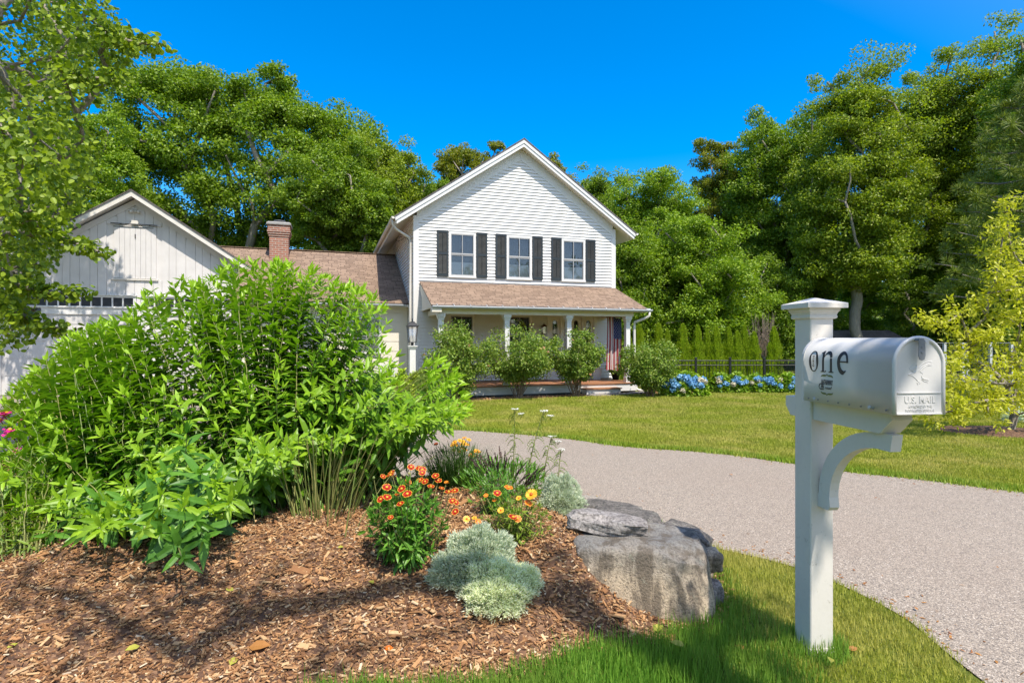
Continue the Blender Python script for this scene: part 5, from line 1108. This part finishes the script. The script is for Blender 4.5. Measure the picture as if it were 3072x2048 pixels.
# shed, run fence
sh = empty('shed', (P(2600, 1000, 30)[0]-.1, 30, GZ-.6), rad(6), 'low shed with a dark grey shingled roof seen behind the mailbox', 'shed')
g = Geo(); g.box(-1.8, 1.7, -1.3, 1.3, 0, 1.75); g.build('wall', M['garage_white'], sh)
g = Geo(); g.prism([(-1.6, 1.70), (0, 2.78), (1.6, 1.70)], 'x', -2.2, 1.45); g.raw([(1.45,-1.6,1.70),(1.45,0,2.78),(2.3,-1.6,1.70),(1.45,1.6,1.70),(2.3,1.6,1.70)], [(0,2,1),(1,4,3),(1,2,4)]); g.build('roof', M['shingle_grey'], sh)
wf = empty('wire_fence', (P(2790, 1030, 21)[0], 21, GZ), 0, 'grey wire run fence between the mailbox door and the young tree', 'fence')
for x in (0, .55, 1.25, 1.42, 2.3, 3.1):
    g = Geo(); g.box(x-.045, x+.045, -.045, .045, 0, 1.55); g.build('post', M['greymetal'], wf)
g = Geo()
for z in (0.05, .8, 1.53): g.tube([(-.6, 0, z), (3.4, 0, z)], .012, 4)
for k in range(40): x = -.6+k*.1; g.tube([(x, 0, 0), (x, 0, 1.53)], .0035, 3, cap=False)
for k in range(15): g.tube([(-.6, 0, .05+k*.1), (3.4, 0, .05+k*.1)], .0035, 3, cap=False)
g.build('wire_mesh', M['pewter'], wf)
# ------------------------------------------------------------------ young tree with mulch ring
yt = G(3028, 1300); yt[2] = float(h0(yt[0], yt[1])); ro = empty('young_tree', yt, 0, 'young multi-stemmed tree with yellow-green leaves in a mulch ring on the right', 'tree')
def Q(px, py, Y): return P(px, py, Y)-yt
cents = [Q(px, py, yt[1]+dy) for px, py, dy in [(3018,620,0),(3020,660,.1),(3010,700,-.1),(3030,730,.1),(3000,760,0),(3045,770,.2),(3010,810,-.2),(3050,830,0),(2985,850,.1),(3030,870,-.1),(2965,880,.1),(3070,890,.2),(2930,905,0),(2880,940,-.1),(2840,968,-.2),(2800,965,-.3),(2960,950,.1),(3010,940,.2),(3060,950,-.2),(2900,1000,.1),(2950,1020,-.1),(3000,1010,-.3),(3050,1030,.2),(2870,1070,0),(2920,1080,.2),(2970,1090,-.3),(3030,1090,.1),(3080,1080,0),(2850,1120,-.3),(2880,1150,-.2),(2930,1140,-.4),(2990,1150,-.3),(3050,1150,-.3),(2850,1190,-.3),(2890,1215,-.4),(2960,1200,-.4),(3030,1200,-.4),(3080,1180,0),(2870,1230,-.5),(2780,1245,-.4),(3120,1000,0),(3140,1100,.2),(3110,900,.1),(3160,1180,0),(2965,1235,-.5),(3100,1230,-.3),(2910,1045,.1),(3090,820,.1),(2860,1090,-.6),(2810,1150,-.6),(2835,1205,-.7)]]
cents = np.array(cents); nodes, par, tip = skeleton(np.zeros(3), np.array([-.02, 0, .75]), cents, step=.25, jit=.10); g = Geo(); branches(g, nodes, par, tip, .045, rt=.006, ex=.5); g.tube([(.03, .03, 0), (.12, .05, .5), (.18, 0, 1.2)], [.035, .03, .02], 6, cap=False); g.build('trunk', M['bark'], ro, True)
g = Geo(); k = 5; c5_ = np.repeat(cents, k, 0)+rdir(len(cents)*k)*R.uniform(.05, .24, (len(cents)*k, 1)); foliage(g, c5_, .13, 30, .085, .034, up=.5, V=LAN_V, Fc=LAN_F, flat=.8, droop=.1, age=R.uniform(0, .6)); g.build('crown', M['young'], ro)
g = Geo(); an = np.linspace(0, 2*np.pi, 30, endpoint=False); V = [(yt[0], yt[1], yt[2]+.08)]+[(yt[0]+1.0*math.cos(a)*(1+.06*math.sin(5*a)), yt[1]+.8*math.sin(a)*(1+.06*math.sin(7*a)), yt[2]+.006) for a in an]; g.raw(V, [(0, 1+i, 1+(i+1) % 30) for i in range(30)]); tag(g.build('mulch_ring', M['mulch']), kind='structure')
b = G(3085, 1270); ro = empty('low_plant', b, 0, 'small pale grey-green plant beyond the mulch ring', 'plant'); g = Geo(); leafball(g, 500, (0, 0, .12), (.4, .3, .16), .09, .05); g.build('foliage', M['silver_dark'], ro)
# ------------------------------------------------------------------ mailbox
ph = math.atan2(.131, .991); mb = empty('mailbox', (1.334, 2.432, 0), ph, 'white rural mailbox lettered one on a white wooden post with a curved brace', 'mailbox')
hw = .054; g = Geo()
def bev(g, x0, x1, y0, y1, z0, z1, b=.004):
    pts = [(x0+b,y0),(x1-b,y0),(x1,y0+b),(x1,y1-b),(x1-b,y1),(x0+b,y1),(x0,y1-b),(x0,y0+b)]; g.prism(pts, 'z', z0, z1)
bev(g, -hw, hw, -hw, hw, -.08, 1.452); bev(g, -hw-.003, hw+.003, -hw-.003, hw+.003, -.08, .028); g.build('post', M['white_old'], mb)
g = Geo(); g.lathe([(.056, 1.452), (.063, 1.455), (.0645, 1.460), (.0645, 1.466), (.0625, 1.469), (.066, 1.480), (.0725, 1.488), (.0725, 1.4985), (.093, 1.499), (.093, 1.519), (.091, 1.5205), (.006, 1.546)], sq=True); g.build('post_cap', M['white_old'], mb)
g = Geo(); g.prism([(-.46, 1.1035), (-.47, 1.075), (-.415, 1.018), (-.0545, 1.018), (-.0545, 1.1035)], 'x', -.042, .042); g.prism([(.0545, 1.1035), (.135, 1.1035), (.135, 1.06), (.10, 1.018), (.0545, 1.018)], 'x', -.042, .042); g.build('support_arm', M['white_old'], mb)
g = Geo(); A = np.linspace(0, math.pi/2, 14); c0 = (-.395, .70)
out_ = [(c0[0]+.335*math.cos(a), c0[1]+.316*math.sin(a)) for a in A]; in_ = [(c0[0]+.270*math.cos(a), c0[1]+.256*math.sin(a)) for a in A]
for i in range(13): g.prism([in_[i], out_[i], out_[i+1], in_[i+1]], 'x', -.021, .021)
g.prism([(-.130, .660), (-.118, .645), (-.0545, .645), (-.0545, .702), (-.126, .7)], 'x', -.0215, .0215); g.prism([(-.44, .955), (-.393, .955), (-.393, 1.0175), (-.45, 1.0175)], 'x', -.0215, .0215); g.build('brace', M['white_old'], mb)
# box
X0, X1, YB, YF, ZB = -.100, .089, -.066, -.541, 1.104; RA = (X1-X0)/2; XC = (X0+X1)/2; WH = .1705
def prof(off=0., n=24, inset=0.):
    r = RA+off; return [(XC-r, ZB-off*0), (XC-r, ZB+WH*.5), (XC-r, ZB+WH)]+[(XC-r*math.cos(a), ZB+WH+r*math.sin(a)) for a in np.linspace(0, math.pi, n)][1:-1]+[(XC+r, ZB+WH), (XC+r, ZB+WH*.5), (XC+r, ZB)]
def shell(g, off, ya, yb, cap=True):
    p = prof(off); n = len(p); V = [(a, y, b) for y in (ya, yb) for a, b in p]; f = [(i, i+1, n+i+1, n+i) for i in range(n-1)]+[(n-1, 0, n, 2*n-1)]
    if cap: f += [tuple(range(n)), tuple(range(2*n-1, n-1, -1))]
    g.raw(V, f)
g = Geo(); shell(g, 0, YF+.004, YB); bd = g.build('box', M['mailmetal'], mb, True)
bd.data.polygons.foreach_set('use_smooth', [len(p.vertices) == 4 for p in bd.data.polygons])
g = Geo(); shell(g, .003, YB-.010, YB+.004); g.build('rear_rim', M['mailmetal'], bd)
g = Geo()
for y in np.linspace(YB-.04, YF+.03, 8): g.tube([(X0-.0035, y, ZB+.012), (X0+.002, y, ZB+.012)], .0028, 8)
g.build('rivets', M['pewter'], bd)
for y in (YB-.075, YF+.105): g = Geo(); g.tube([(X0-.004, y, ZB+.014), (X0+.002, y, ZB+.014)], .006, 12); g.tube([(X0-.0055, y, ZB+.014), (X0-.004, y, ZB+.014)], .0022, 8); g.build('screw', M['greymetal'], bd)
# door: rolled rim, recessed face, ridge, base lip
g = Geo(); p = prof(-.001); pts = [(a, YF-.002, b) for a, b in p]; g.tube(pts, .0072, 10); 
shell(g, -.004, YF+.0035, YF-.003)
g.box(X0+.01, X1-.01, YF-.0062, YF-.0031, ZB+.0735, ZB+.0765); g.box(X0+.008, X1-.008, YF-.0075, YF-.003, ZB+.001, ZB+.005)
dr = g.build('door', M['mailmetal'], mb); dr.data.polygons.foreach_set('use_smooth', [len(q.vertices) == 4 and q.area < .0004 for q in dr.data.polygons])
def relief(lines, r, name, par, y=YF-.0032, m='mailmetal'):
    g = Geo()
    for ln in lines: q = smoothline([(XC+a, y, ZB+b) for a, b in ln], 2); g.tube(q, r, 6)
    o = g.build(name, M[m], par, True); return o
# bird emblem traced as raised lines (metres from door centre, above base)
k_ = .263/231.; ex = lambda x, y: ((x-1545)/3.733*k_*.98, (1362-y)/3.733*k_)
EM = [[(1712,760),(1660,765),(1600,782),(1560,810),(1545,835)],[(1712,775),(1650,790),(1590,815),(1550,850),(1535,872)],[(1712,790),(1660,800),(1610,825),(1575,855),(1560,880)],[(1710,803),(1665,812)],[(1520,800),(1480,797),(1445,820),(1420,848),(1455,860),(1475,885)],[(1430,855),(1475,852),(1520,815)],[(1408,912),(1440,898),(1475,893),(1500,880)],[(1408,912),(1450,918),(1480,938),(1510,958),(1530,990),(1565,998)],[(1530,990),(1515,1012),(1535,1005),(1530,1028)],[(1565,998),(1550,1012)],[(1560,880),(1600,900),(1575,930),(1590,955),(1665,965)],[(1580,945),(1610,968),(1668,978)],[(1578,960),(1605,985),(1660,997)],[(1615,862),(1590,905)]]
relief([[ex(*p) for p in ln] for ln in EM], .0013, 'bird_emblem', dr)
def textmesh(body, w_, h_, thick, shear=0., bold=0., space=1.):
    cu = bpy.data.curves.new('t', 'FONT'); cu.body = body; cu.extrude = 0; cu.offset = bold; cu.shear = shear; cu.space_character = space; cu.resolution_u = 3
    o = bpy.data.objects.new('t', cu); C.objects.link(o); bpy.context.view_layer.update(); me = o.evaluated_get(bpy.context.evaluated_depsgraph_get()).to_mesh()
    V = np.array([v.co[:] for v in me.vertices]); Fc = [tuple(p.vertices) for p in me.polygons]; E_ = {}
    o.evaluated_get(bpy.context.evaluated_depsgraph_get()).to_mesh_clear(); bpy.data.objects.remove(o); bpy.data.curves.remove(cu)
    lo, hi = V[:, :2].min(0), V[:, :2].max(0); V = (V[:, :2]-lo)/(hi-lo)-.5; V = V*np.array([w_, h_]); return V, Fc
def put(V, Fc, f, name, par, m, thick=.0012):
    """f(u,v,d) -> point; closed slab of the flat figure"""
    n = len(V); ed = {}
    for fc in Fc:
        for a, b in zip(fc, fc[1:]+fc[:1]): ed[(a, b)] = ed.get((a, b), 0)+1
    side = [(a, b) for (a, b) in ed if (b, a) not in ed]; P_ = [f(u, v, thick) for u, v in V]+[f(u, v, 0) for u, v in V]
    g = Geo(); g.raw(P_, list(Fc)+[(b, a, a+n, b+n) for a, b in side]); return g.build(name, M[m], par)
onf = lambda cx_, cz_: (lambda u, v, d: (XC+cx_+u, YF-.0028-d, ZB+cz_+v))
for body, w_, h_, cz_ in (('U.S. MAIL', .118, .0235, .052), ('APPROVED BY THE', .092, .0085, .0285), ('POSTMASTER GENERAL', .112, .0085, .0145)):
    V, Fc = textmesh(body, w_, h_, .001, bold=.015, space=1.08); put(V, Fc, onf(.004, cz_), 'raised_lettering', dr, 'mailmetal', .0019)
# latch
g = Geo(); la = [(-.011, .0), (.011, 0), (.0135, -.052), (.009, -.066), (0, -.070), (-.009, -.066), (-.0135, -.052)]
g.prism([(XC-.012+a, ZB+.256+b) for a, b in la], 'y', YF-.028, YF-.026); g.prism([(XC-.012+a*.8, ZB+.262+b*.12) for a, b in la], 'y', YF-.026, YF+.01)
g.tube([(XC-.012, YF-.030, ZB+.214), (XC-.012, YF-.027, ZB+.214)], .0035, 8); g.tube([(XC-.012, YF-.030, ZB+.232), (XC-.012, YF-.027, ZB+.232)], .003, 8); g.build('latch', M['pewter'], mb)
g = Geo(); g.prism([(XC+.016+.016*math.cos(a), ZB+.249+.016*math.sin(a)) for a in np.linspace(0, 6.2, 20)], 'y', YF-.011, YF-.008); g.tube([(XC+.018, YF-.014, ZB+.25), (XC+.018, YF-.010, ZB+.25)], .003, 8); g.build('latch_plate', M['mailmetal'], mb)
# lettering on the left side: q metres forward from the back edge, a metres up along the sheet
def side(q, a, d):
    y = YB-q; 
    if a <= WH: return (X0-.0006-d, y, ZB+a)
    t = (a-WH)/RA; r = RA+.0006+d; return (XC-r*math.cos(t), y, ZB+WH+r*math.sin(t))
def strip(center, widths, n):   # closed outline strip from centreline and widths
    Vs, Fs = [], []; c_ = np.array(center); T_ = np.gradient(c_, axis=0); T_ = T_/np.linalg.norm(T_, axis=1)[:, None]; Nn = np.stack([-T_[:, 1], T_[:, 0]], 1); w_ = np.array(widths)[:, None]/2
    V = np.concatenate([c_+Nn*w_, c_-Nn*w_]); m = len(c_); return V, [(i, i+m, i+1+m, i+1) for i in range(m-1)]
GA = 475./475
def glyph_o(cx_, cy_, rx, ry):
    A = np.linspace(0, 2*np.pi, 48); V = []; 
    for a in A[:-1]: th = .16+.84*abs(math.cos(a-.30))**1.4; V.append((cx_+rx*math.cos(a), cy_+ry*math.sin(a)))
    for a in A[:-1]: th = .12+.62*abs(math.cos(a-.35))**1.3; V.append((cx_+(rx-th*rx*.62)*math.cos(a), cy_+(ry-.0035-.002*abs(math.cos(a)))*math.sin(a)))
    n = 47; return V, [(i, (i+1) % n, n+(i+1) % n, n+i) for i in range(n)]
def poly(pts): return pts, [tuple(range(len(pts)))]
b0, xh = .128, .084
gl_ = []
gl_.append(glyph_o(.125, b0+xh/2-.001, .044, xh/2+.001))
# n: two stems with serifs and an arched shoulder
def rect(x0, x1, y0, y1, n=9): return [(x, y) for y in np.linspace(y0, y1, n) for x in (x0, x1)], [(2*i, 2*i+1, 2*i+3, 2*i+2) for i in range(n-1)]
gl_ += [rect(.205, .2215, b0+.003, b0+xh-.008), poly([(.193, b0+xh-.010), (.2215, b0+xh-.008), (.2215, b0+xh+.002), (.215, b0+xh+.001), (.193, b0+xh-.007)]), rect(.193, .233, b0-.001, b0+.003),
        rect(.275, .2925, b0+.003, b0+xh*.66), rect(.264, .3045, b0-.001, b0+.003)]
s_ = np.linspace(0, 1, 16); cl = [(.221+.030*t*2 if t < .5 else .221+.030+.033*math.sin((t-.5)*math.pi), b0+xh*.70+.020*math.sin(min(1, t*2)*math.pi/2) if t < .5 else b0+xh*.70+.020*math.cos((t-.5)*math.pi)) for t in s_]
V, f = strip(cl, np.interp(s_, [0, .35, .6, .8, 1], [.003, .007, .014, .0175, .0175]), 16); gl_.append((V.tolist(), f))
# e
A = np.linspace(.0, 5.35, 40); cx_, cy_ = .385, b0+xh/2-.001; cl = [(cx_+.036*math.cos(a), cy_+(xh/2-.004)*math.sin(a)) for a in A]; V, f = strip(cl, [.010+.0-.0+ (.013*max(0, math.sin((a-1.2)/4.2*math.pi)) if 1.2 < a < 5.35 else 0)+(.002 if a < .8 else 0)-(.006 if a > 4.9 else 0) for a in A], 40); gl_.append((V.tolist(), f)); gl_.append(rect(.352, .428, cy_+.001, cy_+.006))
g = Geo()
for V, Fc in gl_:
    n = len(V); ed = {}
    for fc in Fc:
        for a, b in zip(fc, fc[1:]+fc[:1]): ed[(a, b)] = 1
    sd = [(a, b) for (a, b) in ed if (b, a) not in ed]
    V = [(.043+(u-.081)*.64, v) for u, v in V]; g.raw([side(u, v, .0010) for u, v in V]+[side(u, v, 0) for u, v in V], list(Fc)+[(b, a, a+n, b+n) for a, b in sd])
g.build('lettering', M['ink'], bd)
def word(body, q, a, w_, h_, name='lettering', m='ink', rot=0, **kw):
    V, Fc = textmesh(body, w_, h_, .001, **kw)
    if rot: V = np.stack([-V[:, 1], V[:, 0]], 1)
    return put(V, Fc, lambda u, v, d: side(q+u, a+v, d), name, bd, m, .0011)
word('EVANS', .0695, .170, .046, .0100, rot=1, bold=-.01)
word('HATHAWAY', .150, .087, .065, .021, bold=.0, space=1.05)
word('road', .158, .0655, .040, .0125, shear=.5, bold=-.006)
V, f = strip([(.252+.024*math.cos(a)*(1-.12*a/6), .068+.0125*math.sin(a)*(1-.1*a/6)) for a in np.linspace(1, 9.5, 40)], [.0022]*40, 40); put(V, f, lambda u, v, d: side(.150+(u-.318)*.52, v, d), 'lettering', bd, 'ink')
V, f = strip([(.262, .080), (.258, .070), (.250, .058)], [.004]*3, 3); put(V, f, lambda u, v, d: side(.150+(u-.318)*.52, v, d), 'lettering', bd, 'ink')
V, f = strip([(.262, .079), (.280, .078), (.278, .070), (.262, .069), (.284, .066), (.280, .057), (.255, .057)], [.003]*7, 7); put(V, f, lambda u, v, d: side(.150+(u-.318)*.52, v, d), 'lettering', bd, 'ink')
for a0, sg in ((.108, 1), (.047, -1)):
    xs = np.linspace(-1, 1, 33); cl = [(.318+.066*x, a0+sg*(.006*(1-abs(x))**0*(1-abs(x)**6)+.006*math.exp(-(x/.10)**2))) for x in xs]; V, f = strip(cl, [.0015+.0055*abs(math.sin(x*math.pi))**.8 for x in xs], 33); put(V, f, lambda u, v, d: side(.150+(u-.318)*.52, v, d), 'bracket_flourish', bd, 'olive')
V, f = rect(.140, .144, b0+.001, b0+.006); put(V, f, lambda u, v, d: side(u, v, d), 'lettering', bd, 'ink')
# ------------------------------------------------------------------ grass
def blades(name, x, y, z, h, w_, lean, m, label, bend=.35, age=0.):
    n = len(x); g = Geo(); a = R.uniform(0, 6.28, n); D = np.stack([np.cos(a)*lean, np.sin(a)*lean, np.ones(n)], 1); N_ = np.stack([-np.cos(a), -np.sin(a), np.full(n, lean if np.isscalar(lean) else .4)], 1)+rdir(n)*.4
    inst(g, BLD_V, BLD_F, np.stack([x, y, z], 1), D, -N_, h, w_, bend, 0, age); o = g.build(name, M[m]); tag(o, label, 'grass', kind='stuff'); return o
def scatter(n, xs, ys, keep):
    x = R.uniform(*xs, n); y = R.uniform(*ys, n); k = keep(x, y); return x[k], y[k]
fov = lambda x, y: np.abs(x) < y*.96+.3
# near strip round the mailbox and bed
x, y = scatter(230000, (-2.3,3.0), (1.55,4.2), lambda x, y: ~inside(DRIVE, x+R.normal(0,.022,x.shape), y+R.normal(0,.022,x.shape)) & (~inside(BED, x+R.normal(0,.03,x.shape), y+R.normal(0,.03,x.shape))) & fov(x, y) & (pdist(NEARs, x, y, False) < 2.6))
lush = .5+.5*np.sin(x*2.1+.6)*np.cos(y*1.7+x); long_ = np.clip(1.15-(x-.6)*.9, .28, 1)*(.8+.4*R.uniform(0, 1, len(x))); cl = np.clip(1-pdist(NEARs, x, y, False)*4, 0, 1)
pm = np.hypot(x-1.33, y-2.42) < .14; long_ = np.where(pm, .9, long_)
k = long_ > .62
blades('grass', x[k], y[k], h0(x[k], y[k]), .085*long_[k]*R.uniform(.5, 1.3, k.sum()), .0042, R.uniform(.15, .9, k.sum())[:, None][:, 0], 'lush', 'long green grass at the foot of the boulder and mailbox post')
k = ~k
blades('grass', x[k], y[k], h0(x[k], y[k]), (.026+.03*long_[k])*R.uniform(.5, 1.4, k.sum()), .0036, R.uniform(.1, .9, k.sum()), 'lawn', 'short dry grass strip between mailbox and driveway')
# tufts at the lower edge of the mulch
x, y = scatter(42000, (-2.2,.3), (1.75,2.16), lambda x, y: ~inside(BED, x, y) & (R.uniform(size=x.shape) < .35+.5*np.sin(x*6+1)**2)); blades('grass', x, y, h0(x, y), R.uniform(.02, .06, len(x)), .004, R.uniform(.1, .9, len(x)), 'lush', 'sparse grass tufts along the front edge of the mulch')
# far lawn: density falls with distance
n = 900000; y = 3.0+(17.5-3.0)*R.uniform(0, 1, n)**1.5; x = (R.uniform(-.42, .97, n))*y
out = pdist(FARs, x, y, False); k = ~inside(DRIVE, x+R.normal(0,.03,x.shape), y+R.normal(0,.05,x.shape)) & (x > -4.5) & ~inside(BED, x, y) & ((y > 4.4) | (x > 3)); sx = (x-A0[0])*US[0]+(y-A0[1])*US[1]; tx_ = (x-A0[0])*UT[0]+(y-A0[1])*UT[1]
k &= ~((tx_ > -2.85) & (sx > -.8) & (sx < 8.4)) & ~((tx_ > -.5) & (sx < 7.2)) & (np.hypot((x-yt[0]), (y-yt[1])*1.2) > 1.0) & (y > 3.4)
x, y, out = x[k], y[k], out[k]; nz = R.uniform(.5, 1.2, len(x)); edge = np.clip(1-out/.30, 0, 1)
hh = (.030+.003*y+.022*edge)*nz; blades('grass', x, y, h0(x, y), hh, .004+.0011*y, R.uniform(.1, 1.0, len(x)), 'lawn', 'mown sunlit lawn between driveway and farmhouse', age=edge*.75*R.uniform(.2, 1, len(x)))
# beyond the hydrangeas and to the right: coarser lawn
# ------------------------------------------------------------------ fallen leaves
LF = [(745,1955,'dryleaf',.10,'large curled brown leaf on the mulch at the bottom centre'),(1180,1955,'orange',.05,'orange leaf right of the large brown leaf'),(1960,1905,'yleaf',.07,'crumpled yellow leaf at the grass edge under the boulder'),(2055,1975,'yleaf',.07,'upright yellow leaf in the grass below the boulder'),(2238,1962,'dryleaf',.05,'rust brown leaf left of the mailbox post'),(2545,1962,'dryleaf',.05,'rust brown leaf right of the mailbox post'),(700,1785,'yleaf',.05,'yellow leaf on the shaded mulch below the shrub'),(1110,1755,'yleaf',.05,'yellow leaf left of the red daisies'),(420,1950,'yleaf',.06,'long green-yellow leaf on the mulch, lower left'),(690,2010,'yleaf',.06,'yellow leaf at the bottom edge of the mulch'),(1030,1650,'yleaf',.04,'small yellow leaf under the shrub stems'),(20,1955,'yleaf',.04,'small pale leaf at the far left of the mulch'),(2750,1840,'dryleaf',.03,'small brown leaf on the driveway beside the grass strip'),(2197,1430,'dryleaf',.05,'dark leaf alone on the middle of the driveway'),(2490,2008,'yleaf',.05,'green-brown leaf in the grass below the mailbox post')]
for (px, py, m, L, lb) in LF:
    p = G(px, py); g = Geo(); a = R.uniform(0, 6.28); ri = .05 if px > 1990 and m != 'dryleaf' else .018
    inst(g, LAN_V, LAN_F, np.zeros((1, 3)), np.array([[math.cos(a), math.sin(a), .25]]), np.array([[.2, -.3, 1.]]), L, L*.62, .3); o = g.build('fallen_leaf', M[m]); o.location = (p[0], p[1], p[2]+ri); tag(o, lb, 'fallen leaf', 'fallen leaves on mulch, grass and driveway')
# ------------------------------------------------------------------ woods and shade behind the camera (they shade and are mirrored in the panes)
g = Geo(); n_ = 520; a = R.uniform(rad(185), rad(355), n_); d = R.uniform(24, 32, n_); foliage(g, np.stack([np.cos(a)*d*1.4, np.sin(a)*d, R.uniform(0, 9.5, n_)], 1), 2.2, 60, .6, .42)
tag(g.build('woodland_across_road', M['oak_dark']), 'wood across the road, mirrored in the window panes', 'woodland', kind='stuff')

# litter along the driveway banks
n = 900; i = R.integers(0, len(FARs)-1, n); j = R.integers(0, len(NEARs)-1, n); off = np.abs(R.normal(0, .16, n)); half = R.uniform(size=n) < .5
p = np.where(half[:, None], FARs[i]-np.array([.12, 1.])*off[:, None], NEARs[j]+np.array([.5, .6])*off[:, None])+R.normal(0, .05, (n, 2)); q = np.stack([R.uniform(-1, 6, 120), R.uniform(2.5, 9, 120)], 1); p = np.concatenate([p, q])
k = inside(DRIVE, p[:, 0], p[:, 1]) & (p[:, 1] > 1.8) & (p[:, 0] > -4); p = p[k]; n = len(p); g = Geo()
inst(g, LAN_V, LAN_F, np.stack([p[:, 0], p[:, 1], h0(p[:, 0], p[:, 1])+.011], 1), rdir(n)*np.array([1, 1, .15]), np.array([[0, 0, 1.]])+rdir(n)*.3, R.uniform(.010, .034, n), R.uniform(.006, .014, n), .2)
tag(g.build('leaf_litter', M['dryleaf']), 'brown bits of leaf litter strewn over the driveway edges', 'leaf litter', kind='stuff')
